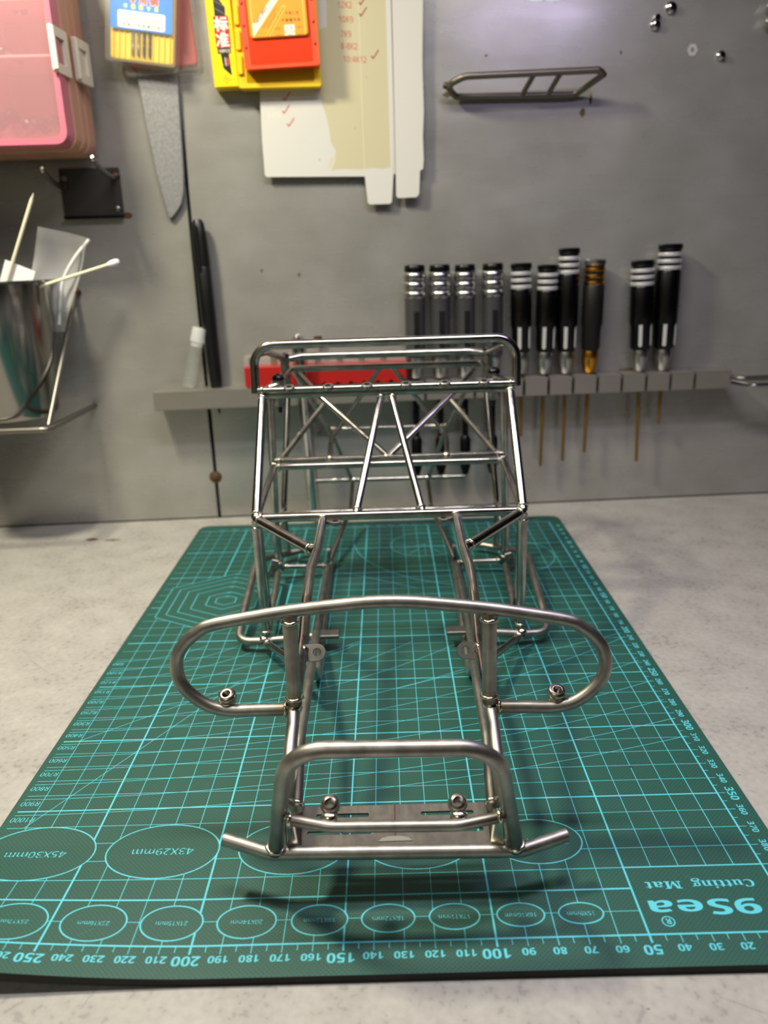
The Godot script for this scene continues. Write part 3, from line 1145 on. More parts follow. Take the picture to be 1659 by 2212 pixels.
	mirror_part("weld_node", func(mb: MB, s: float): mb.ball(cp(36.9 * s, 52.4, 152.8), Vector3(3.1, 2.9, 3.1), 0.08), M.weld)
	bar("hood_rail", [[36.5, 77.4, -1], [36.8, 73.2, 37], [38.2, 71.2, 60.6], [37.4, 69.0, 88], [36.4, 62.2, 116], [36.9, 52.6, 152]], 2.4, P, {"both": true, "rad": 30.0, "w0": 2.6})
	for o in mirror_part("hood_tab", func(mb: MB, s: float): eyelet(mb, cp(30.2 * s, 59.8, 123.0), cp(36.0 * s, 59.2, 122.6), Vector3(0.05 * s, 0.62, 0.78).normalized(), 3.5, 1.75, 1.7), M.grey_steel):
		pass
	mirror_part("weld_foot", func(mb: MB, s: float): mb.ball(cp(35.4 * s, 60.0, 122.8), Vector3(1.7, 3.2, 2.6), 0.2), M.weld)
	# ---- cab
	bar("cowl_bar", [[-73.3, 78.6, -0.7], [73.3, 78.4, -0.7]], 2.6, P, {"w0": 3.0, "w1": 3.0})
	mirror_part("cowl_eyelet", func(mb: MB, s: float): eyelet(mb, cp(29.4 * s, 76.4, 4.0), cp(33.6 * s, 76.6, 1.0), Vector3(0, 0.99, 0.1).normalized(), 3.2, 1.5, 1.8), M.grey_steel)
	bar("cowl_brace", [[73.0, 78.0, -0.2], [38.6, 72.4, 37.5]], 2.6, P, {"both": true, "w0": 3.0, "w1": 3.4})
	bar("windshield_pillar", [[73.3, 78.6, -0.7], [73.4, 137.2, -57.4]], 2.6, P, {"both": true, "w0": 2.8, "w1": 2.6})
	bar("windshield_strut", [[18.2, 79.0, -1.2], [2.8, 136.0, -58.6]], 2.1, P, {"both": true, "w0": 3.2, "w1": 3.4})
	bar("front_leg", [[73.2, 77.0, -0.2], [72.5, 9.0, 3.6]], 2.6, P, {"both": true, "w0": 3.6, "w1": 3.4})
	bar("door_brace", [[73.0, 75.5, -5.0], [72.6, 13.0, -14.0]], 1.9, P, {"both": true})
	bar("shoulder_bar", [[73.4, 78.2, -3.0], [74.0, 86.4, -86]], 2.1, P, {"both": true, "w1": 2.4})
	bar("main_pillar", [[77.0, 14.5, -93.4], [77.2, 40.0, -93.0], [74.0, 137.4, -89.0]], 2.5, P, {"both": true, "rad": 40.0, "w0": 2.0})
	bar("seat_bar", [[-74, 88.6, -90.1], [74, 88.6, -90.1]], 2.0, P, {"w0": 3.2, "w1": 3.2})
	bar("dash_bar", [[-74, 85.9, -84.2], [74, 85.9, -84.2]], 2.25, P, {"w0": 3.2, "w1": 3.2})
	mirror_part("bar_clamp", func(mb: MB, s: float): mb.ball(cp(38.0 * s, 88.4, -90.1), Vector3(3.0, 3.0, 2.8), 0.1), M.weld)
	part("weld_node", MB.new().ball(cp(0, 89.6, -90.4), Vector3(3.6, 1.6, 2.0), 0.15), M.weld, ch)
	bar("cross_brace", [[1.0, 89.6, -91.0], [45.6, 123.4, -128], [61.5, 136.2, -148.5]], 1.95, P, {"both": true})
	# ---- roof
	bar("roof_front_bar", [[-73.4, 136.6, -57.8], [73.4, 136.4, -57.8]], 2.0, P)
	bar("roof_side_bar", [[73.4, 137.2, -57.4], [69.0, 138.0, -162.0]], 2.3, P, {"both": true, "w0": 2.6})
	bar("roof_rear_bar", [[-69.0, 138.0, -163.0], [69.0, 137.8, -163.0]], 2.4, P)
	bar("rack_front_hoop", [[-77.2, 138.6, -56.2], [-76.6, 166.3, -56.2], [76.6, 166.2, -56.2], [77.2, 138.4, -56.2]], 2.6, P, {"rad": 12.0})
	bar("rack_lower_bar", [[-76.0, 140.0, -55.6], [76.0, 139.8, -55.6]], 2.0, P, {"w0": 2.8, "w1": 2.8})
	for i in 6:
		part("lamp_ring", MB.new().lathe([Vector2(1.75, -1.3), Vector2(3.0, -1.3), Vector2(3.3, -1.0), Vector2(3.3, 1.0), Vector2(3.0, 1.3), Vector2(1.75, 1.3), Vector2(1.75, -1.3)], xf(cp(-56.8 + 22.85 * i, 141.2, -52.4), Vector3(0, 0.97, 0.22)), 20), M.grey_steel, ch)
	bar("rack_side_bar", [[75.4, 161.0, -58.0], [74.6, 158.5, -92], [72.0, 150.5, -132], [71.5, 147.6, -149]], 2.2, P, {"both": true, "rad": 40.0})
	bar("rack_rear_bar", [[-69.5, 146.4, -152.5], [-60, 147.6, -156.5], [60, 147.4, -156.5], [69.5, 146.2, -152.5]], 2.6, P, {"rad": 14.0})
	mirror_part("rear_standoff", func(mb: MB, s: float):
		mb.lathe([Vector2(0.01, -10.5), Vector2(3.5, -10.5), Vector2(3.7, -10.0), Vector2(3.7, -3.0), Vector2(3.1, -2.6), Vector2(3.1, 5.5), Vector2(3.7, 6.0), Vector2(3.7, 8.0), Vector2(3.2, 8.6), Vector2(0.01, 8.6)], xf(cp(71.4 * s, 139.6, -151.4)), 22), M.grey_steel)
	mirror_part("standoff_bolt", func(mb: MB, s: float):
		mb.lathe([Vector2(0.01, 0), Vector2(3.5, 0), Vector2(3.5, 0.8), Vector2(2.9, 2.0), Vector2(1.6, 2.6), Vector2(1.2, 2.6), Vector2(1.2, 1.4), Vector2(0.01, 1.4)], xf(cp(71.4 * s, 148.2, -151.4)), 22), M.black_oxide)
	mirror_part("body_post", func(mb: MB, s: float):
		mb.lathe([Vector2(0.01, -17.0), Vector2(2.6, -16.8), Vector2(3.6, -15.4), Vector2(4.0, -12.6), Vector2(4.0, -4.0), Vector2(3.4, -3.4), Vector2(3.4, -1.0), Vector2(3.6, -0.8), Vector2(3.6, 0.0), Vector2(0.01, 0)], xf(cp(66.8 * s, 142.8, -80.0)), 22), M.grey_steel)
	mirror_part("body_post_tip", func(mb: MB, s: float): mb.lathe([Vector2(0.01, -4.0), Vector2(0.8, -4.0), Vector2(1.3, -3.0), Vector2(1.6, 0), Vector2(0.01, 0)], xf(cp(66.8 * s, 126.0, -80.0)), 14), M.black_oxide)
	mirror_part("body_bolt", func(mb: MB, s: float):
		mb.lathe([Vector2(0.01, 0), Vector2(3.8, 0), Vector2(3.8, 0.9), Vector2(3.1, 2.3), Vector2(1.7, 3.0), Vector2(1.3, 3.0), Vector2(1.3, 1.6), Vector2(0.01, 1.6)], xf(cp(66.8 * s, 143.0, -80.0), Vector3(0, 1, 0.12)), 24), M.black_oxide)
	mirror_part("post_bracket", func(mb: MB, s: float): mb.box(Vector3(9.0, 1.4, 7.0), Transform3D(Basis(Vector3.FORWARD, 0.25 * s), cp(70.0 * s, 139.4, -79.0)), 0.3), M.weld)
	# ---- rear
	bar("rear_truss_bar", [[4.5, 137.0, -163], [42.0, 84.0, -182]], 1.75, P, {"both": true, "w1": 2.0})
	bar("rear_corner_bar", [[67.0, 137.0, -163], [42.4, 85.0, -180]], 1.75, P, {"both": true})
	bar("rear_strut", [[46.0, 112.0, -164], [70.0, 89.0, -92]], 1.9, P, {"both": true})
	bar("upper_rail", [[42.5, 85.4, -182], [42.0, 84.0, -150], [38.2, 88.8, -92]], 1.8, P, {"both": true})
	bar("rear_cross_bar", [[-46, 85.4, -199.4], [46, 85.4, -199.4]], 1.5, P)
	for x in [-44.5, -35.0, 35.0, 44.5]:
		part("spacer_sleeve", MB.new().tube([cp(x - 2.6, 85.4, -199.4), cp(x + 2.6, 85.4, -199.4)], 2.1, 14), M.weld, ch)
	bar("rear_stay", [[42.4, 84.6, -182], [43.0, 85.4, -199.4]], 1.5, P, {"both": true})
	mirror_part("shock_plate", func(mb: MB, s: float):
		for q in [[57.0, 99.0], [52.5, 92.5], [53.5, 86.0]]:
			mb.lathe([Vector2(0.7, -2.0), Vector2(1.75, -2.0), Vector2(1.75, 2.0), Vector2(0.7, 2.0), Vector2(0.7, -2.0)], xf(cp(q[0] * s, q[1], -186), Vector3.BACK), 14)
		mb.prism(PackedVector2Array([Vector2(cp(42 * s, 0, 0).x, 82), Vector2(cp(55 * s, 0, 0).x, 83), Vector2(cp(59.5 * s, 0, 0).x, 100), Vector2(cp(50 * s, 0, 0).x, 97)]), -189, -187.6, Transform3D()), M.grey_steel)
	bar("rear_lower_bar", [[-59.3, 43.3, -201.6], [59.3, 43.3, -201.6]], 1.9, P, {"hollow": 1.1})
	for x in [-44.0, -30.0, 30.0, 44.0]:
		part("spacer_sleeve", MB.new().tube([cp(x - 1.6, 43.3, -201.6), cp(x + 1.6, 43.3, -201.6)], 2.5, 14), M.weld, ch)
	bar("rear_leg", [[30.0, 43.0, -201.2], [32.0, 22.0, -195.0]], 1.7, P, {"both": true})
	bar("trailing_tube", [[42.6, 83.5, -182], [31.0, 44.0, -201]], 1.6, P, {"both": true})
	bar("rear_floor_tube", [[32.0, 22.0, -195.0], [44.6, 6.5, -116]], 1.9, P, {"both": true})
	bar("belt_bar", [[-73.5, 43.8, -117.7], [73.5, 43.6, -117.7]], 1.7, P)
	bar("belt_stay", [[73.5, 43.8, -117.7], [77.1, 36.0, -94.0]], 1.7, P, {"both": true})
	bar("rear_pillar", [[70.5, 130.0, -158], [75.0, 44.0, -119], [76.5, 6.5, -137]], 2.1, P, {"both": true, "rad": 20.0})
	# ---- floor
	bar("side_slider", [[62.0, 7.0, -144], [76.0, 6.4, -137], [93.0, 12.6, -110], [93.4, 14.0, -92], [89.4, 12.0, -21.7], [88.6, 6.6, 4.2], [74.0, 6.5, 4.6], [44.0, 8.6, 4.4]], 2.35, S, {"both": true, "rad": [3.0, 9.0, 60.0, 60.0, 9.0, 0.0]})
	mirror_part("weld_node", func(mb: MB, s: float): mb.ball(cp(73.5 * s, 7.6, 4.8), Vector3(3.0, 2.7, 3.0), 0.12), M.weld)
	bar("sill_rail", [[77.3, 10.8, -88.0], [71.6, 11.0, -2.0]], 2.1, S, {"both": true})
	bar("floor_cross_tube", [[76.0, 9.8, -101.5], [46.5, 6.9, -108]], 1.8, P, {"both": true, "w0": 2.6, "w1": 2.2})
	bar("corner_brace", [[73.0, 7.2, 7.0], [40.6, 20.0, 68.0]], 1.9, P, {"both": true, "w0": 6.0})
	bar("pillar_foot", [[77.0, 15.0, -93.2], [76.4, 8.6, -102]], 2.2, P, {"both": true})
	mirror_part("link_lug", func(mb: MB, s: float): mb.box(Vector3(12.5, 2.4, 8.0), Transform3D(Basis(), cp(36.6 * s, 9.2, 3.8)), 0.5), M.grey_steel)
	mirror_part("rear_lug", func(mb: MB, s: float): mb.prism(round_rect(Rect2(-4, -6, 8, 13), 3.4), -1.1, 1.1, Transform3D(Basis(Vector3.UP, PI / 2), cp(44.8 * s, 9.5, -121)), 0.3), M.grey_steel)
	mirror_part("pillar_tab", func(mb: MB, s: float):
		mb.box(Vector3(5.0, 13.0, 1.4), Transform3D(Basis(Vector3.BACK, 0.25 * s), cp(80.4 * s, 13.0, -90.4)), 0.3)
		for y in [9.0, 15.0]: mb.lathe([Vector2(0.6, -1.2), Vector2(1.5, -1.2), Vector2(1.5, 1.2), Vector2(0.6, 1.2), Vector2(0.6, -1.2)], xf(cp((82.0 - (y - 9.0) * 0.25) * s, y, -89.4), Vector3.BACK), 12), M.grey_steel)


# ------------------------------------------------------------------ tool bar and drivers
func tool_bar() -> void:
	# a bar along the wall, slots cut into its front for the shafts
	var t := wall_thing("tool_bar", "long grey steel tool rack bar with cut slots fixed along the wall", "tool rack", 0, 98.5)
	var p := PackedVector2Array([Vector2(-183, 0), Vector2(296, 0), Vector2(296, 25)])
	var slots := []
	for i in range(0, 12): slots.append(265.3 - 20.55 * i)
	for x in slots:
		for q in [Vector2(x + 1.3, 25), Vector2(x + 1.3, 8), Vector2(x - 1.3, 8), Vector2(x - 1.3, 25)]: p.append(q)
	p.append(Vector2(-183, 25))
	# outline lies in plan: x along the wall, y out of it; drawn upwards
	part("slotted_bar", MB.new().prism(p, 0, 15.0, Transform3D(Basis(Vector3.RIGHT, Vector3.BACK, Vector3.DOWN), Vector3(0, 15.0, 0)), 0.4), M.bar, t)
	part("weld_bead", MB.new().ball(Vector3(218, 15.3, 2), Vector3(9, 1.2, 2.2), 0.2), M.copper, t, "brown scorched weld on top of the bar")


func driver(a: float, top: float, b_bot: float, lean: float, tip: float, kind: String, label: String, group: String) -> void:
	# handle axis from (a + lean, top) down to (a, b_bot); shaft on to tip
	var d := Vector3(lean, top - b_bot, 0)
	var L := d.length()
	var t := wall_thing("hex_driver", label, "screwdriver", a, b_bot, 13.0, group)
	var f := xf(Vector3.ZERO, d)
	if kind == "knurled":
		part("handle", MB.new().lathe([Vector2(0.01, 14), Vector2(7.4, 14), Vector2(8.2, 15), Vector2(8.2, L - 27), Vector2(8.6, L - 26)], f, 32), M.knurl, t, "grey knurled grip")
		for i in 3: part("ring", MB.new().lathe([Vector2(7.7, L - 26.5 + i * 7.2), Vector2(8.5, L - 25.9 + i * 7.2), Vector2(8.9, L - 24.5 + i * 7.2), Vector2(8.9, L - 22.5 + i * 7.2), Vector2(8.5, L - 21.0 + i * 7.2), Vector2(7.7, L - 20.2 + i * 7.2)], f, 32), M.silver, t)
		part("grip_core", MB.new().lathe([Vector2(8.0, L - 27), Vector2(8.0, L - 5.0)], f, 28), M.knurl, t)
		part("end_cap", MB.new().lathe([Vector2(8.2, L - 5.4), Vector2(8.4, L - 4.8), Vector2(8.2, L - 1.0), Vector2(7.4, L), Vector2(0.01, L)], f, 32), M.black_oxide, t, "black cap")
		part("name_panel", MB.new().prism(PackedVector2Array([Vector2(-2.3, 18), Vector2(2.3, 18), Vector2(2.3, L - 36), Vector2(-2.3, L - 36)]), 7.2, 8.5, f * Transform3D(Basis(Vector3.UP, 0.1), Vector3.ZERO), 0.2), M.black_plastic, t, "black strip along the grip")
		part("collar", MB.new().lathe([Vector2(0.01, -3), Vector2(5.4, -3), Vector2(5.8, -2.2), Vector2(5.8, 6), Vector2(7.0, 8), Vector2(7.0, 14), Vector2(0.01, 14)], f, 28), M.silver, t)
		part("shaft", MB.new().tube([f * Vector3(0, -1, 0), f * Vector3(0, -54, 0)], 2.6, 12), M.dark_shaft, t)
		part("shaft_bolster", MB.new().lathe([Vector2(0.01, -88), Vector2(2.6, -87), Vector2(4.6, -80), Vector2(4.6, -56), Vector2(2.6, -53), Vector2(0.01, -53)], f, 16), M.dark_shaft, t)
	else:
		var gold := kind == "gold"
		var body: Material = M.knurl_black if gold else M.handle_black
		var rr := 8.6 if kind != "wide" else 9.6
		part("handle", MB.new().lathe([Vector2(0.01, 16), Vector2(rr - 2.2, 16), Vector2(rr - 1.0, 18), Vector2(rr - 1.0, 34), Vector2(rr, 38), Vector2(rr, L - 21), Vector2(rr - 0.5, L - 20)], f, 32), body, t, "black grip")
		part("grip_core", MB.new().lathe([Vector2(rr - 0.9, L - 21), Vector2(rr - 0.9, L - 4)], f, 28), body, t)
		for i in 3: part("ring", MB.new().lathe([Vector2(rr - 0.9, L - 20.0 + i * 5.2), Vector2(rr - 0.2, L - 19.6 + i * 5.2), Vector2(rr + 0.1, L - 18.4 + i * 5.2), Vector2(rr - 0.2, L - 17.2 + i * 5.2), Vector2(rr - 0.9, L - 16.8 + i * 5.2)], f, 32), M.brass if gold else M.bright, t)
		part("end_cap", MB.new().lathe([Vector2(rr - 0.5, L - 4.5), Vector2(rr, L - 4.0), Vector2(rr, L - 0.8), Vector2(rr - 0.8, L), Vector2(0.01, L)], f, 32), M.silver if gold else M.black_oxide, t)
		if not gold:
			for g in [-0.35, 0.95, 2.3, 3.7]:   # bright flats milled into the lower grip
				part("milled_flat", MB.new().prism(round_rect(Rect2(-1.5, 18.5, 3.0, 19.0), 1.4), rr - 2.2, rr - 0.45, f * Transform3D(Basis(Vector3.UP, g), Vector3.ZERO), 0.2), M.bright, t)
		part("collar", MB.new().lathe([Vector2(0.01, -2), Vector2(4.6, -2), Vector2(5.2, 0), Vector2(5.6, 1), Vector2(6.4, 7), Vector2(6.8, 9), Vector2(6.8, 14), Vector2(6.0, 16.5), Vector2(0.01, 16.5)], f, 28), M.brass if gold else M.silver, t)
		part("shaft", MB.new().tube([f * Vector3(0, -1, 0), f * Vector3(0, -16, 0), f * Vector3(0, tip - b_bot, 0)], [2.0, 1.7, 1.3 if tip > 0 else 1.0], 12), M.gold_shaft, t, "golden shaft")


func screwdrivers() -> void:
	var k := "knurled drivers in the tool rack"
	driver(32.6, 205.8, 119.0, 0.6, 0, "knurled", "grey knurled driver with silver rings at the left end of the row", k)
	driver(53.2, 205.5, 118.6, 0.2, 0, "knurled", "grey knurled driver second from the left end of the row", k)
	driver(74.0, 205.0, 118.0, -0.2, 0, "knurled", "grey knurled driver with black strip, third from the left end", k)
	driver(97.0, 205.2, 117.6, -0.6, 0, "knurled", "grey knurled driver standing next to the first glossy black driver", k)
	var b := "glossy black drivers in the tool rack"
	driver(121.0, 204.5, 118.0, -1.6, 62.0, "black", "short glossy black driver with chrome rings right beside the grey knurled ones", b)
	driver(140.6, 202.6, 117.4, 0.8, 35.0, "black", "short glossy black driver half hidden behind a taller black one", b)
	driver(158.8, 214.8, 117.0, -0.5, 39.0, "black", "tall glossy black driver directly left of the gold ringed one", b)
	driver(178.8, 205.5, 117.0, 1.2, 45.6, "gold", "black knurled driver with gold rings and a brass collar", "")
	driver(221.8, 203.6, 116.6, -2.8, 35.5, "wide", "wide glossy black driver with the longest golden shaft", b)
	driver(241.3, 215.4, 116.4, -0.4, 68.0, "wide", "tall glossy black driver at the right end of the row", b)


# ------------------------------------------------------------------ things on the wall
func wall_things() -> void:
	parts_box()
	hook_plate()
	drill_cases()
	knife()
	cards()
	pen_and_tube()
	# rail of bent rod
	var t := wall_thing("rod_rail", "flat closed loop of bent steel rod sticking out of the wall at upper right", "rail", 120, 336)
	part("front_rod", MB.new().tube(fillet([Vector3(-40, -8.6, 4), Vector3(-52, -8.4, 5), Vector3(-61, -2.6, 16), Vector3(-48, 1.8, 24), Vector3(52, 3.8, 24), Vector3(57, 1.4, 22), Vector3(40, -9.0, 4), Vector3(30, -9.0, 4)], [5.0, 9.0, 12.0, 3.0, 2.5, 7.0]), 2.5, 16), M.rail, t)
	part("back_rod", MB.new().tube([Vector3(-42, -8.6, 4), Vector3(32, -9.0, 4)], 2.5, 16), M.rail, t)
	for x in [2.0, 22.0]:
		part("peg", MB.new().tube([Vector3(x - 3.0, -8.8, 4), Vector3(x + 2.0, 0.9 + (x + 56) * 0.025, 24)], 2.0, 12), M.rail, t)
	part("weld_bead", MB.new().ball(Vector3(-60, -2.0, 12), Vector3(2.6, 2.6, 2.4), 0.2), M.copper, t)
	part("weld_bead", MB.new().ball(Vector3(56.5, 1.4, 21), Vector3(2.6, 2.6, 2.6), 0.2), M.copper, t)
	for x in [-30.0, 24.0]: part("stud", MB.new().tube([Vector3(x, -8.8, 4), Vector3(x, -8.8, 0)], 1.6, 10), M.rail, t)
	# small magnets and nuts
	var gr := "loose nuts sticking to the wall"
	for q in [[232.3, 385.0, 4.2, "round steel nut on the wall near the top edge, above another one"], [221.0, 373.8, 3.8, "pair of small steel nuts stuck on the wall, lower left of another nut"], [273.9, 352.0, 3.4, "lone steel nut on the dark right part of the wall"]]:
		var n := wall_thing("magnetic_nut", q[3], "nut", q[0], q[1], 0, gr)
		part("nut_body", MB.new().lathe([Vector2(1.2, 4.4), Vector2(1.3, 4.6), Vector2(q[2] * 0.55, 4.6), Vector2(q[2] * 0.7, 4.2), Vector2(q[2] * 0.75, 2.2), Vector2(q[2], 1.6), Vector2(q[2], 0), Vector2(0.01, 0)].duplicate(), Transform3D(Basis(Vector3.RIGHT, Vector3.BACK, Vector3.DOWN), Vector3.ZERO), 20), M.chrome, n)
		part("bore", MB.new().lathe([Vector2(0.01, 2.4), Vector2(1.25, 2.5), Vector2(1.25, 4.5)], Transform3D(Basis(Vector3.RIGHT, Vector3.BACK, Vector3.DOWN), Vector3.ZERO), 14), M.black_oxide, n)
		if q[0] < 225: part("small_nut", MB.new().lathe([Vector2(0.8, 3.0), Vector2(2.1, 3.0), Vector2(2.5, 2.4), Vector2(2.5, 0.0), Vector2(0.01, 0)], Transform3D(Basis(Vector3.RIGHT, Vector3.BACK, Vector3.DOWN), Vector3(1.0, 4.8, 0)), 14), M.chrome, n)
	var st := wall_thing("glue_mark", "faint hexagonal white residue mark on the wall", "stain", 251.6, 356.6)
	var hexo := oval(4.0, 4.6, Vector2.ZERO, 6)
	var hexi := oval(1.7, 2.0, Vector2.ZERO, 6)
	part("residue", MB.new().ring_plate(hexo, hexi, 0.0, 0.15), M.residue, st)
	var bb := thing("barrel_clip", "pair of shiny metal barrels at the right edge of the wall near the top", "clip", wall_at(306.5, 379.5), wall_basis)
	for y in [6.0, -4.0]:
		part("barrel", MB.new().lathe([Vector2(0.01, -6), Vector2(3.4, -6), Vector2(4.0, -5), Vector2(4.0, -1), Vector2(3.2, 0), Vector2(4.0, 1), Vector2(4.0, 5), Vector2(3.4, 6), Vector2(0.01, 6)], xf(Vector3(3, y, 8), Vector3(0.6, 0.8, 0)), 18), M.chrome, bb)
		part("stem", MB.new().tube([Vector3(3, y, 8), Vector3(3, y, 0)], 1.6, 10), M.grey_steel, bb)
	var ap := wall_thing("white_sticker", "lower edge of a pale white sticker with two lobes at the top", "sticker", 135.6, 397)
	var lob := PackedVector2Array()
	for i in 33:
		var x := -14.0 + 28.0 * i / 32.0
		lob.append(Vector2(x, -4.6 - 1.5 * (1.0 - pow((absf(x) - 6.0) / 8.0, 2.0)) if absf(x) > 1.0 else -4.9))
	lob.append(Vector2(17, 6))
	lob.append(Vector2(14, 18))
	lob.append(Vector2(-14, 18))
	lob.append(Vector2(-17, 6))
	part("sticker_sheet", MB.new().prism(lob, 0.0, 0.25), M.sticker, ap)
	var sc := wall_thing("rusty_screw", "rusty screw head on the dark wall seam", "screw", -143.3, 34.6)
	part("rust_spot", MB.new().prism(oval(5.6, 5.4, Vector2(0, -0.5), 18), 0.0, 0.2), M.rust, sc)
	part("screw_head", MB.new().lathe([Vector2(0.01, 1.9), Vector2(2.0, 1.7), Vector2(3.4, 1.0), Vector2(3.8, 0.2), Vector2(3.8, 0)].duplicate(), Transform3D(Basis(Vector3.RIGHT, Vector3.BACK, Vector3.DOWN), Vector3.ZERO), 16), M.rust, sc)
	var rr := wall_thing("rod_bracket", "bent steel rod bracket at the right edge, level with the tool rack", "bracket", 330, 105)
	part("rod", MB.new().tube(fillet([Vector3(-34, 3.5, 0), Vector3(-33, 3.0, 36), Vector3(60, 3.0, 36), Vector3(60, 3.0, 0)], 6.0), 2.4, 14), M.grey_steel, rr)
	part("rod", MB.new().tube(fillet([Vector3(-34, -2.5, 0), Vector3(-20, -3.5, 34), Vector3(60, -3.5, 34)], 6.0), 2.2, 14), M.silver, rr)


func parts_box() -> void:
	var t := wall_thing("parts_box", "pink translucent compartment box of screws hanging at upper left", "storage box", -262, 350)
	# local x from -70 (out of frame) to 56 (right side), y from -59 up
	var base := MB.new()
	var o := round_rect(Rect2(-80, -59, 136, 150), 10.0)
	base.prism(o, 10, 14, Transform3D(), 1.0)
	for i in o.size():   # thin side wall with thickness
		var a := o[i]
		var b := o[(i + 1) % o.size()]
		var ai := a * 0.965 + Vector2(-12, 16) * 0.035
		var bi := b * 0.965 + Vector2(-12, 16) * 0.035
		base.face([Vector3(a.x, a.y, 12), Vector3(b.x, b.y, 12), Vector3(b.x, b.y, 58), Vector3(a.x, a.y, 58)])
		base.face([Vector3(bi.x, bi.y, 14), Vector3(ai.x, ai.y, 14), Vector3(ai.x, ai.y, 58), Vector3(bi.x, bi.y, 58)])
		base.face([Vector3(a.x, a.y, 58), Vector3(b.x, b.y, 58), Vector3(bi.x, bi.y, 58), Vector3(ai.x, ai.y, 58)])
	part("box_base", base, M.peach, t, "peach coloured tray")
	for z in [26.0, 40.0]:
		var rib := MB.new()
		for i in o.size():
			var a := o[i]
			var b := o[(i + 1) % o.size()]
			var ao := a + (a - Vector2(-12, 16)).normalized() * 0.9
			var bo := b + (b - Vector2(-12, 16)).normalized() * 0.9
			rib.face([Vector3(ao.x, ao.y, z), Vector3(bo.x, bo.y, z), Vector3(bo.x, bo.y, z + 4), Vector3(ao.x, ao.y, z + 4)])
			rib.face([Vector3(ao.x, ao.y, z + 4), Vector3(bo.x, bo.y, z + 4), Vector3(b.x, b.y, z + 4), Vector3(a.x, a.y, z + 4)])
			rib.face([Vector3(a.x, a.y, z), Vector3(b.x, b.y, z), Vector3(bo.x, bo.y, z), Vector3(ao.x, ao.y, z)])
		part("rib", rib, M.peach, t)
	var lo := round_rect(Rect2(-79, -57, 134, 147), 8.0)
	var li := round_rect(Rect2(-75, -53, 126, 139), 6.0)
	part("lid_rim", MB.new().ring_plate(lo, li, 59, 75), M.pink_rim, t)
	part("lid_panel", MB.new().prism(li, 70, 71.5), M.pink, t, "pink see-through panel")
	for q in [[-3.0, 1.0, -51.0, 84.0, 20.0], [-74.0, -1.0, 2.0, 4.0, 0.0], [1.0, 49.0, -3.0, -1.0, 0.0], [1.0, 49.0, 30.0, 32.0, 0.0], [-74.0, -3.0, 40.0, 42.0, 0.0]]:
		var c := Vector3((q[0] + q[1]) / 2, (q[2] + q[3]) / 2, 42)
		part("divider", MB.new().box(Vector3(maxf(absf(q[1] - q[0]), 1.6) if absf(q[1] - q[0]) > 5 else 1.6, maxf(absf(q[3] - q[2]), 1.6) if absf(q[3] - q[2]) > 5 else 1.6, 54), Transform3D(Basis(), c), 0.2), M.peach_wall, t)
	for q in [[50.0, 69.0], [55.2, 37.0]]:
		var l := part("latch", MB.new().ring_plate(round_rect(Rect2(-12, -14, 24, 28), 1.5, 3), round_rect(Rect2(-6.5, -8, 13, 16), 1.0, 3), -1.2, 1.2, Transform3D(Basis(Vector3.UP, PI / 2 - 0.12), Vector3(q[0] + 5.2, 0.5, q[1] - 2))), M.latch, t, "white plastic latch")
		part("latch_panel", MB.new().box(Vector3(0.8, 16, 13), Transform3D(Basis(), Vector3(q[0] + 4.6, 0.5, q[1] - 2)), 0.2), M.latch, l)
		part("latch_lip", MB.new().box(Vector3(3.0, 26, 2.2), Transform3D(Basis(), Vector3(q[0] + 5.2, 0.5, q[1] + 9.5)), 0.5), M.latch, l)
	# what lies in the compartments: screws, each its own thing
	var r := RandomNumberGenerator.new()
	r.seed = 5
	var places := []
	for i in 7: places.append(Vector3(-20.0 + r.randf_range(-14, 14), -45.0 + r.randf_range(0, 16), 56 + r.randf_range(0, 7)))
	for i in 6: places.append(Vector3(8.0 + i * 7.0 + r.randf_range(-2, 2), -45.5 + r.randf_range(0, 6) + (6 if i == 1 else 0), 57 + r.randf_range(0, 6)))
	for i in 4: places.append(Vector3(10.0 + i * 9.0, 36.0 + r.randf_range(0, 2), 54))
	places.append(Vector3(16, 2.0, 56))
	var proto: Node3D = null
	for i in places.size():
		var m := "dark oxide" if i % 3 else "silver"
		var where := "in the lower left compartment" if i < 7 else ("in the lower right compartment" if i < 13 else ("on the shelf of the upper compartment" if i < 17 else "alone in the middle compartment"))
		var s: Node3D
		if proto == null:
			s = wall_thing("machine_screw", "", "screw", 0, 0)
			part("screw_head", MB.new().lathe([Vector2(0.01, 0), Vector2(5.2, 0.2), Vector2(5.5, 1.4), Vector2(4.4, 3.8), Vector2(2.0, 5.0), Vector2(0.01, 5.0)], Transform3D(), 14), M.black_oxide, s)
			part("screw_shank", MB.new().lathe([Vector2(0.01, -13), Vector2(2.0, -13), Vector2(2.4, -12), Vector2(2.4, 0.3)], Transform3D(), 10), M.copper, s)
			proto = s
		else:
			s = proto.duplicate()
			s.name = "machine_screw_%03d" % i
			add_child(s, true)
		var ax := Vector3(r.randf_range(-1, 1), r.randf_range(-0.6, 0.8), r.randf_range(-0.3, 0.9)).normalized()
		var q := xf(Vector3.ZERO, ax)
		s.transform = Transform3D(wall_basis * q.basis, wall_at(-262 + places[i].x, 350 + places[i].y, places[i].z) * MM)
		tag(s, "small screw lying %s of the pink box" % where, "screw", "screws %s" % where)


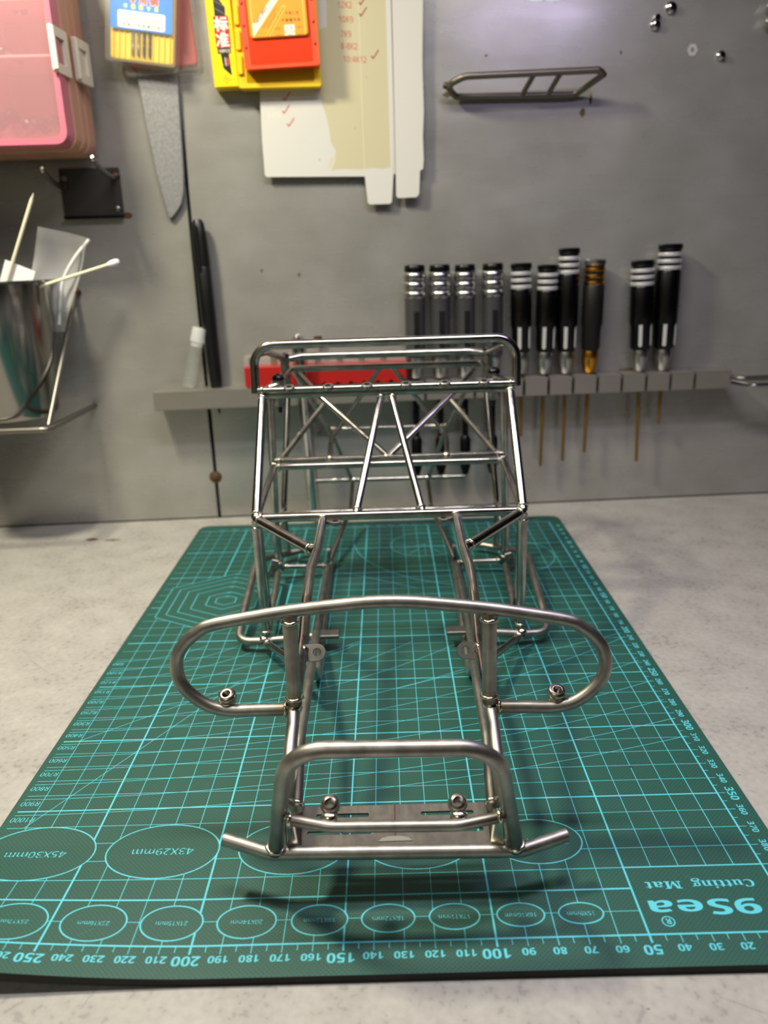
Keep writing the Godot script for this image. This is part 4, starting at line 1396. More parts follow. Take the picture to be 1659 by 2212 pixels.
func hook_plate() -> void:
	var t := wall_thing("hook_plate", "dark steel plate with two bent wire hooks under the pink box", "hook", -217, 267)
	part("plate", MB.new().box(Vector3(46, 36, 2.0), Transform3D(Basis(), Vector3(0, 0, 1.2)), 0.5), M.dull_plate, t)
	part("plate_lip", MB.new().box(Vector3(46, 2.0, 5.0), Transform3D(Basis(), Vector3(0, -17.6, 3.0)), 0.4), M.dark_shaft, t)
	for q in [[-21.0, 8.0, -15.5, 11.5], [19.5, 14.0, 20.5, 18.0]]:
		var h := part("hook", MB.new().tube(smooth([Vector3(q[0], q[1] - 2, 2), Vector3(q[0] + (q[2] - q[0]) * 0.2, q[1] - 3.5, 14), Vector3(q[0] + (q[2] - q[0]) * 0.6, q[1] - 1.0, 38), Vector3(q[2], q[3], 60)], 8), 1.9, 12), M.grey_steel, t)
		part("tip", MB.new().lathe([Vector2(1.9, 0), Vector2(2.0, 0.6), Vector2(1.5, 1.3), Vector2(0.01, 1.5)], xf(Vector3(q[2], q[3], 60), Vector3(0, 0.3, 1)), 14), M.chrome, h, "bright cut end")
		part("weld_bead", MB.new().ball(Vector3(q[0], q[1] - 2, 2.6), Vector3(4.0, 3.2, 2.4), 0.2), M.copper, h)
	for q in [[18.5, -12.0], [-19.5, 11.0]]:
		part("screw", MB.new().lathe([Vector2(0.01, 1.6), Vector2(1.0, 1.5), Vector2(2.2, 0.8), Vector2(2.5, 0)].duplicate(), Transform3D(Basis(Vector3.RIGHT, Vector3.BACK, Vector3.DOWN), Vector3(q[0], q[1], 2.2)), 14), M.grey_steel, t)
	part("rust_spot", MB.new().prism(oval(4.2, 2.4, Vector2(25.0, -17.0), 12), 0.0, 0.15), M.rust, t)


const ZI := {
	"biao": [[0.02, 0.72, 0.42, 0.72], [0.22, 0.98, 0.22, 0.02], [0.22, 0.68, 0.02, 0.3], [0.22, 0.6, 0.4, 0.4], [0.52, 0.88, 0.92, 0.88], [0.46, 0.62, 0.98, 0.62], [0.72, 0.62, 0.72, 0.08, 0.62, 0.12], [0.56, 0.42, 0.47, 0.18], [0.86, 0.44, 0.98, 0.18]],
	"zhun": [[0.06, 0.85, 0.18, 0.7], [0.05, 0.1, 0.22, 0.42], [0.5, 0.98, 0.3, 0.58], [0.41, 0.75, 0.41, 0.02], [0.66, 0.98, 0.7, 0.85], [0.41, 0.78, 0.95, 0.78], [0.41, 0.55, 0.9, 0.55], [0.41, 0.32, 0.9, 0.32], [0.41, 0.08, 0.97, 0.08], [0.67, 0.78, 0.67, 0.08]],
	"bu": [[0.05, 0.9, 0.95, 0.9], [0.55, 0.9, 0.05, 0.35], [0.5, 0.7, 0.5, 0.0], [0.6, 0.6, 0.9, 0.35]],
	"xiu": [[0.2, 0.98, 0.03, 0.68], [0.14, 0.8, 0.38, 0.8], [0.08, 0.58, 0.38, 0.58], [0.05, 0.38, 0.4, 0.38], [0.22, 0.58, 0.22, 0.05, 0.4, 0.18], [0.85, 0.97, 0.52, 0.88], [0.5, 0.75, 0.98, 0.75], [0.73, 0.9, 0.73, 0.5], [0.7, 0.72, 0.5, 0.52], [0.76, 0.72, 0.97, 0.52], [0.55, 0.42, 0.85, 0.42, 0.78, 0.25, 0.95, 0.22, 0.9, 0.02], [0.66, 0.42, 0.5, 0.02]],
	"gang": [[0.2, 0.98, 0.03, 0.68], [0.14, 0.8, 0.38, 0.8], [0.08, 0.58, 0.38, 0.58], [0.05, 0.38, 0.4, 0.38], [0.22, 0.58, 0.22, 0.05, 0.4, 0.18], [0.5, 0.95, 0.5, 0.02], [0.5, 0.95, 0.95, 0.95, 0.95, 0.05, 0.86, 0.1], [0.6, 0.75, 0.85, 0.2], [0.85, 0.75, 0.58, 0.2]],
	"zhuan": [[0.2, 0.82, 0.8, 0.82], [0.08, 0.6, 0.92, 0.6], [0.5, 1.0, 0.35, 0.38, 0.75, 0.38, 0.5, 0.12], [0.4, 0.2, 0.6, 0.02]],
	"yong": [[0.2, 0.9, 0.2, 0.3, 0.08, 0.02], [0.2, 0.9, 0.85, 0.9, 0.85, 0.05, 0.75, 0.1], [0.2, 0.62, 0.85, 0.62], [0.2, 0.35, 0.85, 0.35], [0.52, 0.9, 0.52, 0.02]],
	"bai": [[0.05, 0.92, 0.95, 0.92], [0.5, 0.92, 0.4, 0.7], [0.18, 0.68, 0.18, 0.02, 0.82, 0.02, 0.82, 0.68, 0.18, 0.68], [0.18, 0.35, 0.82, 0.35]],
	"jin": [[0.5, 1.0, 0.05, 0.6], [0.5, 1.0, 0.95, 0.6], [0.28, 0.62, 0.72, 0.62], [0.2, 0.4, 0.8, 0.4], [0.5, 0.62, 0.5, 0.05], [0.3, 0.28, 0.36, 0.14], [0.7, 0.28, 0.62, 0.14], [0.08, 0.05, 0.92, 0.05]],
	"gong": [[0.15, 0.85, 0.85, 0.85], [0.5, 0.85, 0.5, 0.1], [0.05, 0.1, 0.95, 0.1]],
	"ju": [[0.28, 0.3, 0.28, 0.95, 0.72, 0.95, 0.72, 0.3], [0.28, 0.74, 0.72, 0.74], [0.28, 0.53, 0.72, 0.53], [0.05, 0.3, 0.95, 0.3], [0.35, 0.22, 0.12, 0.02], [0.65, 0.22, 0.9, 0.02]],
	"you": [[0.08, 0.82, 0.92, 0.82], [0.45, 1.0, 0.08, 0.45], [0.35, 0.02, 0.35, 0.62, 0.8, 0.62, 0.8, 0.05], [0.35, 0.42, 0.8, 0.42], [0.35, 0.24, 0.8, 0.24]],
	"xian": [[0.1, 0.02, 0.1, 0.95, 0.38, 0.95, 0.25, 0.6, 0.38, 0.4, 0.2, 0.32], [0.5, 0.5, 0.88, 0.5, 0.88, 0.95, 0.5, 0.95, 0.5, 0.05, 0.68, 0.15], [0.5, 0.72, 0.88, 0.72], [0.65, 0.5, 0.95, 0.04], [0.9, 0.4, 0.72, 0.25]],
	"gs": [[0.38, 0.92, 0.08, 0.5], [0.62, 0.92, 0.94, 0.5], [0.45, 0.55, 0.2, 0.12, 0.75, 0.15], [0.65, 0.35, 0.85, 0.05]],
	"si": [[0.1, 0.92, 0.88, 0.92, 0.88, 0.05, 0.75, 0.1], [0.12, 0.7, 0.68, 0.7], [0.15, 0.5, 0.15, 0.15, 0.62, 0.15, 0.62, 0.5, 0.15, 0.5]],
}


func print_mat(cv: Canvas, rough := 0.4) -> StandardMaterial3D:
	var m := mat(Color.WHITE, rough)
	m.albedo_texture = cv.texture()
	m.texture_repeat = false
	return m


func drill_cases() -> void:
	# red case behind, slightly turned
	var t := wall_thing("red_drill_case", "flat red drill case in clear plastic behind the yellow one", "drill case", -153.5, 392, 0)
	t.basis = wall_basis * Basis(Vector3.BACK, 0.055)
	part("case_body", MB.new().prism(round_rect(Rect2(-24, -40, 50, 84), 3.0), 0.5, 6.5, Transform3D(), 0.6), M.red_dull, t)
	part("clear_cover", MB.new().prism(round_rect(Rect2(-28, -45, 57, 92), 4.0), 0.3, 9.0, Transform3D(), 0.8), M.lid, t)
	# yellow case with a blue label
	t = wall_thing("yellow_drill_case", "yellow drill bit case with blue paper label, hanging over the grey blade", "drill case", -158.5, 392, 10)
	t.basis = wall_basis * Basis(Vector3.BACK, -0.135)
	var body := MB.new().prism(round_rect(Rect2(-22.5, -38.5, 45, 80), 2.0), 0.0, 8.0, Transform3D(), 0.5)
	part("case_body", body, M.yellow, t)
	for i in 11:
		part("divider_rib", MB.new().box(Vector3(0.7, 27, 1.0), Transform3D(Basis(), Vector3(-20.0 + i * 4.0, -24.0, 8.4)), 0.3), M.yellow, t)
	for i in 4:
		part("drill_bit", MB.new().lathe([Vector2(0.01, -38), Vector2(0.9, -35.5), Vector2(1.0, -30), Vector2(0.75, -29), Vector2(1.0, -27), Vector2(0.75, -25), Vector2(1.0, -23), Vector2(0.8, -21), Vector2(1.0, -19), Vector2(1.0, -8)], Transform3D(Basis(), Vector3(-6.0 + i * 4.0, 0.5, 8.9)), 10), M.grey_steel if i < 2 else M.dark_shaft, t)
	var cv := Canvas.new(600, 720, Color(0.10, 0.52, 0.90), Vector2(300, 480), Vector2(12.4, 0), Vector2(0, -12.4))   # 48 x 58 mm; origin at centre, 480 px below the top
	var yl := Color(0.90, 0.95, 0.35)
	for i in 3: cv.strokes(ZI[["zhuan", "yong", "gang"][i]], Vector2(-9.0 + i * 7.4, -2.6), 5.6, 1.7, Color(0.95, 0.85, 0.85))
	for i in 3: cv.strokes(ZI[["zhuan", "yong", "gang"][i]], Vector2(-9.0 + i * 7.4, -2.6), 5.6, 0.9, Color(0.86, 0.20, 0.20))
	for i in 5: cv.strokes(ZI[["bu", "xiu", "gang", "zhuan", "yong"][i]], Vector2(-12.5 + i * 5.4, -6.2), 2.7, 0.5, yl)
	cv.fill([round_rect(Rect2(-16.6, -18.4, 33.4, 10.8), 1.4)], Color(0.93, 0.93, 0.89))
	var ink := Color(0.16, 0.17, 0.17)
	cv.text("SIZE:", Vector2(-14.8, -10.6), 1.4, ink, "Droid Sans", 1.1, Vector2.RIGHT, 0.0)
	cv.text("3", Vector2(-5.0, -12.0), 3.6, Color(0.85, 0.45, 0.42), "Droid Serif", 1.0, Vector2.RIGHT, 0.5, 0.2)
	cv.text("QTY:", Vector2(0.6, -10.6), 1.4, ink, "Droid Sans", 1.1, Vector2.RIGHT, 0.0)
	cv.text("JIANGSU DANYANG", Vector2(0.0, -13.9), 1.6, ink, "Droid Sans", 1.35)
	for i in 8: cv.strokes(ZI[["bai", "jin", "gong", "ju", "you", "xian", "gs", "si"][i]], Vector2(-13.2 + i * 3.5, -17.4), 2.1, 0.28, ink)
	part("blue_label", MB.new().prism(PackedVector2Array([Vector2(-22.0, -19.4), Vector2(22.0, -19.4), Vector2(22.0, 38.0), Vector2(-22.0, 38.0)]), 10.6, 10.9, Transform3D(), 0.0, Rect2(-24.2, -19.4, 48.4, 58.1)), print_mat(cv, 0.35), t, "blue label with white panel")
	part("clear_cover", MB.new().prism(round_rect(Rect2(-25.5, -41.5, 51, 84), 2.5), -1.0, 12.0, Transform3D(), 0.8), M.lid, t)
	# narrow yellow box of snap-off blades
	t = wall_thing("blade_box", "narrow bright yellow box of snap-off blades with red label", "blade box", -105.0, 392, 0)
	t.basis = wall_basis * Basis(Vector3.BACK, 0.03)
	part("box_body", MB.new().prism(round_rect(Rect2(-10.0, -56.0, 18.5, 90), 1.2), 0.5, 13.5, Transform3D(), 0.8), M.yellow, t)
	cv = Canvas.new(256, 1024, Color(0.97, 0.86, 0.03), Vector2(128, 480), Vector2(13.6, 0), Vector2(0, -9.6))
	var bk := Color(0.12, 0.12, 0.13)
	cv.fill([[Vector2(-4.2, 30), Vector2(-4.2, -20), Vector2(3.6, -20), Vector2(4.0, -4), Vector2(0, 2), Vector2(-2.5, 3)]], bk)
	for i in 4: cv.line(Vector2(-3.8, 1.0 - i * 5.0), Vector2(4.0, -3.5 - i * 5.0), 0.5, Color(0.45, 0.45, 0.46))
	cv.rect(Rect2(-5.4, -29.5, 11.0, 20.3), Color(0.80, 0.12, 0.14))
	cv.strokes(ZI["biao"], Vector2(-4.8, -18.8), 9.2, 1.35, Color(0.96, 0.94, 0.90))
	cv.strokes(ZI["zhun"], Vector2(-4.8, -28.9), 9.2, 1.25, Color(0.96, 0.94, 0.90))
	cv.rect(Rect2(-4.8, -33.6, 10.0, 4.1), bk)
	cv.text("10PCS", Vector2(0.2, -32.8), 2.0, Color(0.92, 0.90, 0.80), "Droid Sans", 1.1, Vector2.RIGHT, 0.5, 0.0, 700)
	cv.fill([[Vector2(-2.8, -33.4), Vector2(3.4, -33.4), Vector2(4.0, -47.6), Vector2(3.4, -48.0), Vector2(-1.8, -43.0)]], bk)
	cv.fill([[Vector2(1.2, -36.0), Vector2(2.8, -36.4), Vector2(3.0, -41.0), Vector2(1.2, -41.6)]], Color(0.75, 0.25, 0.22))
	cv.line(Vector2(0.2, -36.0), Vector2(0.3, -41.5), 0.9, Color(0.75, 0.75, 0.75))
	cv.ring(Vector2(-0.6, -50.4), 1.9, 2.6, 0.35, Color(0.30, 0.28, 0.05))
	cv.text("9", Vector2(-0.6, -51.6), 2.5, Color(0.20, 0.18, 0.05))
	cv.text("mm", Vector2(3.6, -51.4), 1.5, Color(0.30, 0.28, 0.05))
	part("printed_front", MB.new().prism(PackedVector2Array([Vector2(-9.0, -55.0), Vector2(7.6, -55.0), Vector2(7.6, 33.0), Vector2(-9.0, 33.0)]), 13.5, 13.7, Transform3D(), 0.0, Rect2(-9.41, -56.67, 18.82, 106.67)), print_mat(cv, 0.35), t)
	# yellow case under the orange one
	t = wall_thing("yellow_clear_case", "translucent yellow drill case behind the orange case", "drill case", -64.5, 392, 3)
	part("case_back", MB.new().prism(round_rect(Rect2(-30.5, -57.0, 61, 95), 1.8), 0.0, 3.0, Transform3D(), 0.4), M.yellow, t)
	part("case_rim", MB.new().ring_plate(round_rect(Rect2(-30.5, -57.0, 61, 95), 1.8), round_rect(Rect2(-24.0, -54.0, 49.5, 88), 1.0), 3.0, 14.0), M.yellow, t)
	part("groove_bed", MB.new().box(Vector3(49, 87, 2), Transform3D(Basis(), Vector3(0.7, -10.0, 4.0)), 0.2), M.yellow_groove, t)
	for i in 8: part("divider_rib", MB.new().box(Vector3(0.7, 86, 6), Transform3D(Basis(), Vector3(-18.5 + i * 5.5, -10.0, 8.0)), 0.2), M.yellow, t)
	part("drill_bit", MB.new().lathe([Vector2(0.01, -52), Vector2(1.9, -51), Vector2(1.9, 20)], Transform3D(Basis(), Vector3(6.4, 0, 7.5)), 12), M.dark_shaft, t)
	part("front_cover", MB.new().box(Vector3(49.5, 88, 1.0), Transform3D(Basis(), Vector3(0.7, -10.0, 13.2)), 0.2), M.yellow_clear, t)
	for y in [-10.0, -26.0, -42.0]: part("hinge_lug", MB.new().prism(round_rect(Rect2(-30.3, y - 6.5, 4.0, 13.0), 1.2), 14.0, 16.0, Transform3D(), 0.5), M.yellow, t)
	# orange case in front
	t = wall_thing("orange_drill_case", "orange red drill case with square orange label", "drill case", -62.8, 392, 17)
	t.basis = wall_basis * Basis(Vector3.BACK, 0.035)
	part("case_back", MB.new().prism(round_rect(Rect2(-27.0, -46.0, 54, 84), 1.5), 0.0, 2.5, Transform3D(), 0.4), M.orange_rib, t)
	part("case_rim", MB.new().ring_plate(round_rect(Rect2(-27.0, -46.0, 54, 84), 1.5), round_rect(Rect2(-22.5, -43.5, 45, 80), 1.0), 2.5, 10.0), M.orange_rib, t)
	for i in 10: part("divider_rib", MB.new().prism(PackedVector2Array([Vector2(-0.5, -43), Vector2(0.5, -43), Vector2(0.25, -20), Vector2(-0.25, -20)]), 2.5, 8.0, Transform3D(Basis(), Vector3(-18.6 + i * 4.1, 0, 0))), M.orange_rib, t)
	for i in 3: part("drill_bit", MB.new().lathe([Vector2(0.01, -34), Vector2(0.8, -32), Vector2(0.8, -16)], Transform3D(Basis(), Vector3(-8.0 + i * 8.2, 0, 4.5)), 10), M.orange_dark, t)
	part("front_cover", MB.new().box(Vector3(45, 80, 0.8), Transform3D(Basis(), Vector3(0, -3.5, 9.4)), 0.2), M.orange, t)
	for s in [-1.0, 1.0]:
		for y in [-4.0, -18.0, -32.0]: part("clip_dot", MB.new().ball(Vector3(24.8 * s, y, 10.0), Vector3(1.0, 1.3, 0.6)), M.red, t)
	var O := Color(0.97, 0.62, 0.16)
	cv = Canvas.new(700, 700, O, Vector2(350, 420), Vector2(16.0, 0), Vector2(0, -16.0))   # 43.75 mm square
	cv.path([Vector2(-18.5, 14), Vector2(-18.5, -21), Vector2(-17, -22.8), Vector2(17, -22.8), Vector2(18.5, -21), Vector2(18.5, 14)], 0.5, Color(1.0, 0.85, 0.45))
	cv.fill([[Vector2(-18.4, -8.0), Vector2(-18.4, -15.5), Vector2(6.0, 12.0), Vector2(0.5, 12.0)]], Color(0.95, 0.90, 0.82))
	var dg := Vector2(0.66, 0.75).normalized()
	cv.text("TWIST DRILL", Vector2(-11.0, -3.2), 2.3, Color(0.16, 0.13, 0.10), "Droid Sans", 0.7, dg, 0.5, 0.0, 700)
	cv.text("HIGH SPEED STEEL DRILLS", Vector2(-5.6, -4.6), 1.0, Color(0.35, 0.22, 0.08), "Droid Sans", 1.0, dg)
	cv.text("STRAIGHT SHANK", Vector2(-4.4, -6.4), 1.0, Color(0.35, 0.22, 0.08), "Droid Sans", 1.0, dg)
	cv.line(Vector2(-9.6, -17.2), Vector2(5.4, 2.8), 2.0, Color(0.98, 0.84, 0.40))
	cv.line(Vector2(-9.2, -16.6), Vector2(5.0, 2.2), 1.2, Color(0.62, 0.56, 0.10))
	for i in 4: cv.strokes(ZI[["zhuan", "gang", "gong", "you"][i]], Vector2(5.2 + i * 2.6, -3.0), 2.0, 0.25, Color(0.45, 0.30, 0.08))
	for i in 5: cv.strokes(ZI[["bu", "xiu", "gang", "zhuan", "yong"][i]], Vector2(2.4 + i * 2.8, -7.4), 2.1, 0.28, Color(0.30, 0.20, 0.06))
	var br := Color(0.28, 0.17, 0.06)
	cv.text("SIZE", Vector2(-0.6, -12.0), 1.5, br)
	cv.text("MM", Vector2(14.6, -11.6), 1.2, br)
	cv.text("QTY", Vector2(-0.6, -16.8), 1.6, br)
	cv.text("PCS", Vector2(14.6, -16.6), 1.2, br)
	cv.rect(Rect2(4.0, -13.4, 7.2, 4.2), Color(0.96, 0.94, 0.90))
	cv.rect(Rect2(4.0, -18.2, 7.2, 4.2), Color(0.96, 0.94, 0.90))
	cv.text("0.8", Vector2(7.6, -12.4), 2.3, Color(0.10, 0.10, 0.10))
	cv.text("10", Vector2(7.6, -17.3), 2.3, Color(0.10, 0.10, 0.10))
	var kk := ZI.keys()
	for i in 12: cv.strokes(ZI[kk[(i + 7) % kk.size()]], Vector2(-12.6 + i * 2.2, -21.6), 1.5, 0.22, br)
	part("orange_label", MB.new().prism(round_rect(Rect2(-21.0, -27.0, 42.0, 60), 2.6), 10.2, 12.0, Transform3D(), 0.7, Rect2(-21.9, -17.5 - 10.5, 43.75, 43.75)), print_mat(cv, 0.35), t, "square orange printed label")


func knife() -> void:
	var t := wall_thing("knife_blade", "dull grey knife blade pointing down from behind the yellow case", "knife", -155, 300, 2)
	var o := PackedVector2Array([Vector2(-17.8, 78), Vector2(-16.6, 46), Vector2(-14.0, 12), Vector2(-10.6, -18), Vector2(-7.0, -40), Vector2(-4.6, -52), Vector2(-3.2, -53.8), Vector2(-0.5, -52.4), Vector2(3.6, -48.0), Vector2(7.6, -42.4), Vector2(10.0, -34), Vector2(11.4, -20), Vector2(12.6, 10), Vector2(14.0, 44), Vector2(15.0, 78)])
	part("blade", MB.new().prism(o, 0.0, 2.6, Transform3D(), 0.9), M.blade, t, "stonewashed blade")


func cards() -> void:
	var t := wall_thing("paper_card", "white card with a torn cream layer and red handwriting hanging on the wall", "card", -30, 330, 1.5)
	var card := Color(0.80, 0.80, 0.775)
	var cream := Color(0.76, 0.735, 0.60)
	var red := Color(0.72, 0.27, 0.23)
	var dark := Color(0.55, 0.14, 0.12)
	var cv := Canvas.new(840, 1176, card, Vector2(420, 560), Vector2(7.5, 0), Vector2(0, -7.5))   # 112 x 156.8 mm
	cv.fill([[Vector2(-22, 40), Vector2(2, 46), Vector2(3, 74), Vector2(46, 74), Vector2(46.5, -51.0), Vector2(40, -52), Vector2(33, -51.2), Vector2(22, -52), Vector2(8, -51.2), Vector2(0.5, -52.0), Vector2(3.4, -46), Vector2(4.4, -38), Vector2(1.0, -32), Vector2(0.4, -24), Vector2(-1.4, -14), Vector2(-4.0, -6), Vector2(-6, 2), Vector2(-20, 8)]], cream)
	cv.line(Vector2(26, 74), Vector2(26, -52), 0.3, Color(0.90, 0.88, 0.74))
	cv.fill([[Vector2(-0.6, -44), Vector2(2.6, -42), Vector2(0.6, -50), Vector2(-1.6, -51)]], Color(0.80, 0.78, 0.66))
	var rows := [["12K2", 16.0, 58.0], ["10K9", 16.5, 48.5], ["7K9", 16.0, 39.0], ["8-8K2", 18.0, 31.0], ["10:4K12", 22.0, 22.0]]
	for r in rows: cv.text(r[0], Vector2(r[1], r[2]), 4.2, red, "Droid Sans", 0.85, Vector2(0.998, -0.05), 0.5, -0.08)
	for q in [[28.0, 61.0], [28.0, 53.6], [36.0, 25.6], [-15.5, 54.6], [-15.0, 45.6], [-32.0, -1.0], [-33.0, -10.0], [-30.0, -19.0]]:
		cv.path([Vector2(q[0] - 1.6, q[1] + 0.6), Vector2(q[0] - 0.4, q[1] - 1.0), Vector2(q[0] + 3.8, q[1] + 4.4)], 0.8, dark if q[0] > -20 else red)
	cv.text("8K12", Vector2(-41, -5.0), 3.4, Color(0.90, 0.70, 0.64), "Droid Sans", 0.9)
	cv.text("5 K10", Vector2(-41, -14.0), 3.4, Color(0.88, 0.84, 0.80), "Droid Sans", 0.9)
	for q in [Vector2(-8.5, -44.0), Vector2(20, -22.6), Vector2(30, 12)]: cv.ring(q, 0.5, 0.4, 0.6, Color(0.68, 0.64, 0.56), null, 12)
	var main := PackedVector2Array([Vector2(-51.0, 70), Vector2(-50.6, 10), Vector2(-51.6, -30), Vector2(-51.4, -54.2), Vector2(-49.8, -55.4), Vector2(26.2, -57.0), Vector2(27.8, -76.0), Vector2(29.2, -77.6), Vector2(45.2, -77.6), Vector2(46.8, -76.2), Vector2(48.6, -57.0), Vector2(50.0, 70)])
	var m := print_mat(cv, 0.8)
	part("front_sheet", MB.new().prism(main, 4.2, 4.8, Transform3D(), 0.0, Rect2(-56, -82.13, 112, 156.8)), m, t, "white front sheet with a torn cream layer")
	part("fold", MB.new().box(Vector3(1.6, 126, 5.0), Transform3D(Basis(), Vector3(49.6, 6.6, 2.4)), 0.5), M.card, t)
	part("back_sheet", MB.new().prism(PackedVector2Array([Vector2(51.0, 70), Vector2(50.6, -72), Vector2(52.0, -73.6), Vector2(66.6, -73.4), Vector2(68.6, -71.0), Vector2(69.6, -54.2), Vector2(72.0, -53.0), Vector2(72.6, -46), Vector2(72.2, -30), Vector2(73.2, -12), Vector2(72.6, 20), Vector2(74.0, 70)]), 2.0, 2.6, Transform3D(Basis(Vector3.UP, -0.06), Vector3.ZERO)), M.card, t, "white folded flap")
	part("spacer", MB.new().box(Vector3(40, 30, 4.0), Transform3D(Basis(), Vector3(0, 45, 0.5)), 0.2), M.card, t)


func pen_and_tube() -> void:
	var t := wall_thing("black_pen", "long black capped marker pen standing in the tool rack", "pen", -133.6, 112, 9)
	t.basis = wall_basis * Basis(Vector3.BACK, 0.018)
	part("barrel", MB.new().lathe([Vector2(0.01, -21), Vector2(0.7, -20.5), Vector2(1.6, -14), Vector2(2.0, -11), Vector2(4.6, 2), Vector2(5.2, 8), Vector2(5.9, 60), Vector2(5.9, 97), Vector2(5.5, 98), Vector2(0.01, 98)], Transform3D(), 24), M.pen, t)
	part("cap", MB.new().lathe([Vector2(5.6, 98), Vector2(6.2, 98.6), Vector2(5.7, 120), Vector2(4.6, 130), Vector2(3.2, 133), Vector2(0.01, 133.6)], Transform3D(), 24), M.pen, t)
	part("clip", MB.new().box(Vector3(2.4, 34, 1.6), Transform3D(Basis(), Vector3(-1.5, 112, 6.4)), 0.5), M.pen, t)
	# polished flat tool hanging down behind the frame
	t = wall_thing("steel_scraper", "polished round-topped steel bar tool hanging behind the frame", "tool", -60.0, 80, 30)
	t.basis = wall_basis * Basis(Vector3.BACK, 0.032)
	part("bar", MB.new().lathe([Vector2(0.01, -77), Vector2(3.6, -76.6), Vector2(5.0, -75), Vector2(5.3, -40), Vector2(5.7, 30), Vector2(6.1, 62), Vector2(6.0, 67), Vector2(4.9, 72.4), Vector2(2.8, 75.8), Vector2(0.01, 77)], Transform3D(Basis(Vector3(1, 0, 0), Vector3(0, 1, 0), Vector3(0, 0, 0.55)), Vector3.ZERO), 28), M.chrome, t)
	part("foot", MB.new().box(Vector3(9, 3.4, 6), Transform3D(Basis(), Vector3(4.0, -75.0, 2)), 0.8), M.black_plastic, t, "small black foot")
	# clear vial with white cap
	t = wall_thing("clear_vial", "clear plastic vial with frosted cap leaning on the left end of the rack", "vial", -157.0, 113.8, 12)
	t.basis = wall_basis * Basis(Vector3.BACK, -0.30)
	part("vial_body", MB.new().lathe([Vector2(0.01, 0), Vector2(5.2, 0), Vector2(5.4, 0.6), Vector2(5.4, 38), Vector2(4.7, 38), Vector2(4.7, 1.0), Vector2(0.01, 0.8)], Transform3D(Basis(), Vector3(0, 1.6, 0)), 24), M.glass, t)
	part("vial_cap", MB.new().lathe([Vector2(0.01, 36), Vector2(4.6, 36), Vector2(4.8, 39.6), Vector2(5.9, 39.8), Vector2(5.9, 50), Vector2(5.4, 50.8), Vector2(0.01, 50.8)], Transform3D(), 24), clear(Color(0.92, 0.93, 0.93), 0.45, 0.4), t, "frosted cap")


func basket_things() -> void:
	var t := wall_thing("rod_holder", "bent steel rod holder carrying the steel cup at the left edge", "holder", -280, 100)
	var r := 2.3
	part("base_rod", MB.new().tube(fillet([Vector3(41.5, 0.6, 0), Vector3(33.6, -0.6, 90), Vector3(-64, -0.6, 90), Vector3(-64, 0.6, 0)], 6.0), r, 14), M.grey_steel, t)
	for s in [[39.5, 33.0], [-62.0, -62.0]]: part("stay_rod", MB.new().tube([Vector3(s[0], 93.4, 0), Vector3(s[1], 1.5, 86)], 2.0, 14), M.grey_steel, t)
	part("weld_bead", MB.new().ball(Vector3(39.5, 93.2, 1), Vector3(4.0, 4.4, 2.4), 0.2), M.copper, t)
	var c := wall_thing("steel_cup", "polished stainless steel cup standing in the rod holder", "cup", -288, 102.6, 47)
	part("cup_body", MB.new().lathe([Vector2(0.01, 0), Vector2(31, 0), Vector2(34.4, 1.4), Vector2(36.0, 5), Vector2(44.0, 98), Vector2(44.2, 100), Vector2(48.0, 100.8), Vector2(48.4, 101.6), Vector2(47.8, 102.2), Vector2(43.8, 101.4), Vector2(43.4, 100), Vector2(35.2, 5), Vector2(32, 2.4), Vector2(0.01, 2.0)], Transform3D(), 64), M.cup, c)
	var d := wall_thing("long_skewer", "long thin pale metal stick leaning out of the cup to the right", "stick", -277, 205, 66)
	var p0 := Vector3(-22, -60, -6)
	var p1 := Vector3(36, 58.5, -6)
	part("stick", MB.new().tube([p0, p1 - (p1 - p0).normalized() * 5, p1], [1.25, 1.25, 0.25], 10), M.stick, d)
	d = wall_thing("cotton_swab", "white tipped cotton swab leaning out of the cup", "swab", -238, 203, 62)
	part("stick", MB.new().tube([Vector3(-24, -7, -2), Vector3(43, 10.6, 0)], 1.1, 10), M.stick, d)
	part("cotton_tip", MB.new().lathe([Vector2(0.01, -1), Vector2(1.5, 0), Vector2(2.2, 3), Vector2(2.3, 6), Vector2(1.6, 8.4), Vector2(0.01, 9)], xf(Vector3(43, 10.6, 0), Vector3(67, 17.6, 2)), 14), M.cotton, d, "white cotton tip")
	d = wall_thing("plastic_bag", "clear crumpled plastic bag sticking out of the cup", "bag", -252, 205, 40)
	var g := []
	var mb := MB.new()
	for j in 9:
		var row := []
		for i in 9:
			var u := i / 8.0
			var v := j / 8.0
			var q := Vector2(-22, -40).lerp(Vector2(10, -40), u).lerp(Vector2(6, 37).lerp(Vector2(40, 28), u), v)
			row.append(mb.vert(Vector3(q.x, q.y, 6.0 * sin(u * 5.0 + v * 2.0) + 3.0 * sin(v * 7.0)), Vector3(-cos(u * 5.0 + v * 2.0) * 0.7, -cos(v * 7.0) * 0.4, 1).normalized()))
		g.append(row)
	for j in 8:
		for i in 8: mb.quad(g[j][i], g[j][i + 1], g[j + 1][i + 1], g[j + 1][i])
	part("film", mb, M.bag, d)
	part("seam_edge", MB.new().tube(smooth([Vector3(8, -34, 0), Vector3(15, -5, 1), Vector3(26, 13, 0), Vector3(39.0, 27.0, -2)], 6), 1.3, 8), M.cap_white, d, "glossy sealed edge")
	d = wall_thing("white_tag", "blank white paper tag inside the cup rim", "tag", -262, 204, 58)
	part("tag_sheet", MB.new().box(Vector3(22, 24, 0.5), Transform3D(Basis(Vector3.BACK, -0.42), Vector3(-2, 0, 0)), 0.1), M.paper, d)


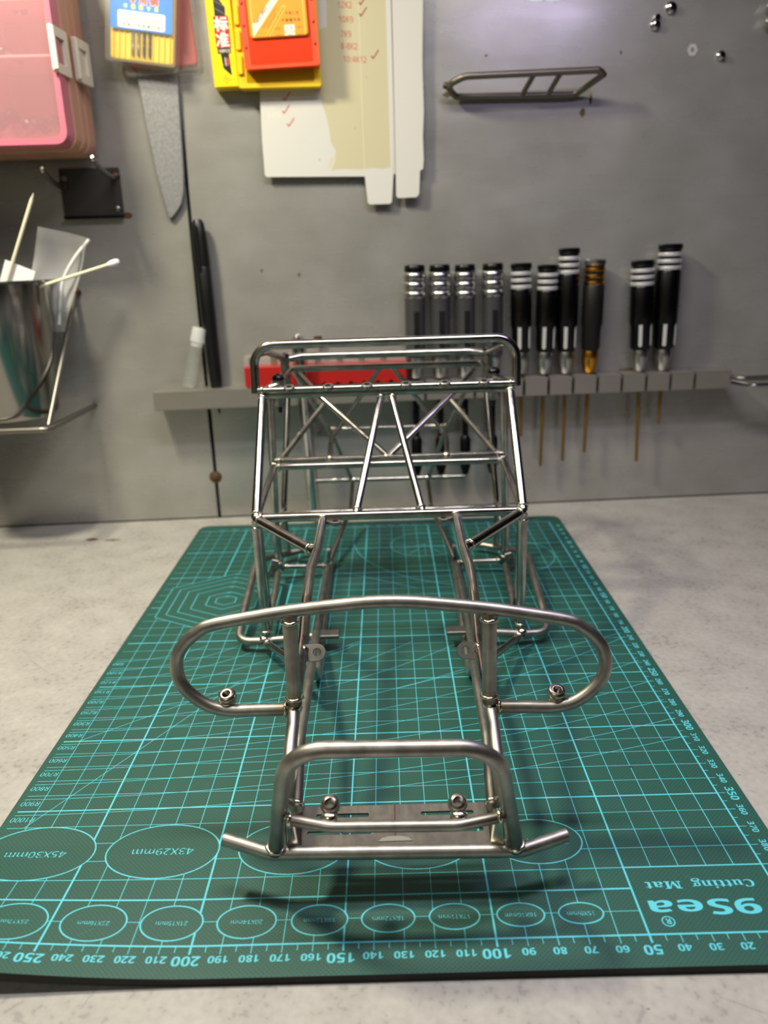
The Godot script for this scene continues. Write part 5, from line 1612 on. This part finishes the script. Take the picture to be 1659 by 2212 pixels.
func small_things() -> void:
	# a closed black tool case on the bench left of the picture: the wall mirrors it below the cup
	var bc := thing("tool_case", "tall closed black tool case on the bench beyond the left edge of the picture", "tool case", Vector3(-462, -3, -115))
	part("case_body", MB.new().box(Vector3(216, 240, 240), Transform3D(Basis(), Vector3(0, 120, 0)), 6.0), M.black_plastic, bc)
	part("case_lid", MB.new().box(Vector3(220, 50, 244), Transform3D(Basis(), Vector3(0, 266, 0)), 6.0), M.black_plastic, bc)
	part("handle", MB.new().tube(fillet([Vector3(-50, 290, 0), Vector3(-50, 318, 0), Vector3(50, 318, 0), Vector3(50, 290, 0)], 10.0), 6.0, 12), M.black_plastic, bc)
	# red tray with clear lid lying on the tool bar, behind the roof rack
	var t := wall_thing("red_bit_box", "red scalloped tray with clear lid on the rack behind the frame", "tray", -42, 113.6, 13)
	var o := PackedVector2Array([Vector2(-66, 17), Vector2(-66, 2), Vector2(-63, 0), Vector2(-46, 0)])
	for i in 10:
		for k in 7:
			var g := PI * k / 6.0
			o.append(Vector2(-45.5 + 11.0 * (i + 0.5) - 5.0 * cos(g), 0.2 + 2.0 - 2.0 * sin(g)))
	o.append(Vector2(66, 2))
	o.append(Vector2(66, 17))
	part("tray", MB.new().prism(o, -9, 9, Transform3D(), 0.6), M.red, t)
	part("clear_lid", MB.new().box(Vector3(132, 9, 17), Transform3D(Basis(), Vector3(0, 21.4, 0)), 0.8), M.lid, t)
	for i in 7: part("socket_bit", MB.new().lathe([Vector2(0.01, 17), Vector2(3.0, 17), Vector2(3.0, 23.4), Vector2(2.4, 24), Vector2(0.01, 24)], Transform3D(Basis(), Vector3(-60.0 + (0 if i == 0 else i * 18.0), 0, 0)), 14), M.chrome if i != 1 else M.brass, t)
	t = wall_thing("brown_stopper", "small brown stopper bottle behind the roof rack", "bottle", -47.5, 113.7, 5)
	part("bottle_body", MB.new().lathe([Vector2(0.01, 0), Vector2(5, 0), Vector2(5, 25), Vector2(3.2, 29), Vector2(0.01, 29)], Transform3D(), 18), M.glass, t)
	part("stopper", MB.new().lathe([Vector2(0.01, 29), Vector2(3.4, 29), Vector2(3.4, 38), Vector2(0.01, 38.4)], Transform3D(), 18), M.copper, t)
	# dark blots on the bench
	for q in [[-240.0, -208.0, 5.0, 3.2, "brown smudge on the bench left of the mat, near the wall"], [-222.0, -205.0, 6.0, 1.6, "small brown smudge right of the bigger one on the bench near the wall"]]:
		var s := thing("bench_stain", q[4], "stain", Vector3(q[0], -2.98, q[1]))
		var b := PackedVector2Array()
		for i in 18: b.append(Vector2(cos(TAU * i / 18) * q[2] * (1.0 + 0.2 * sin(i * 2.3)), sin(TAU * i / 18) * q[3] * (1.0 + 0.25 * sin(i * 3.7))))
		part("stain", MB.new().prism(b, 0.0, 0.12, Transform3D(Basis(Vector3.RIGHT, -PI / 2), Vector3.ZERO)), M.rust, s)
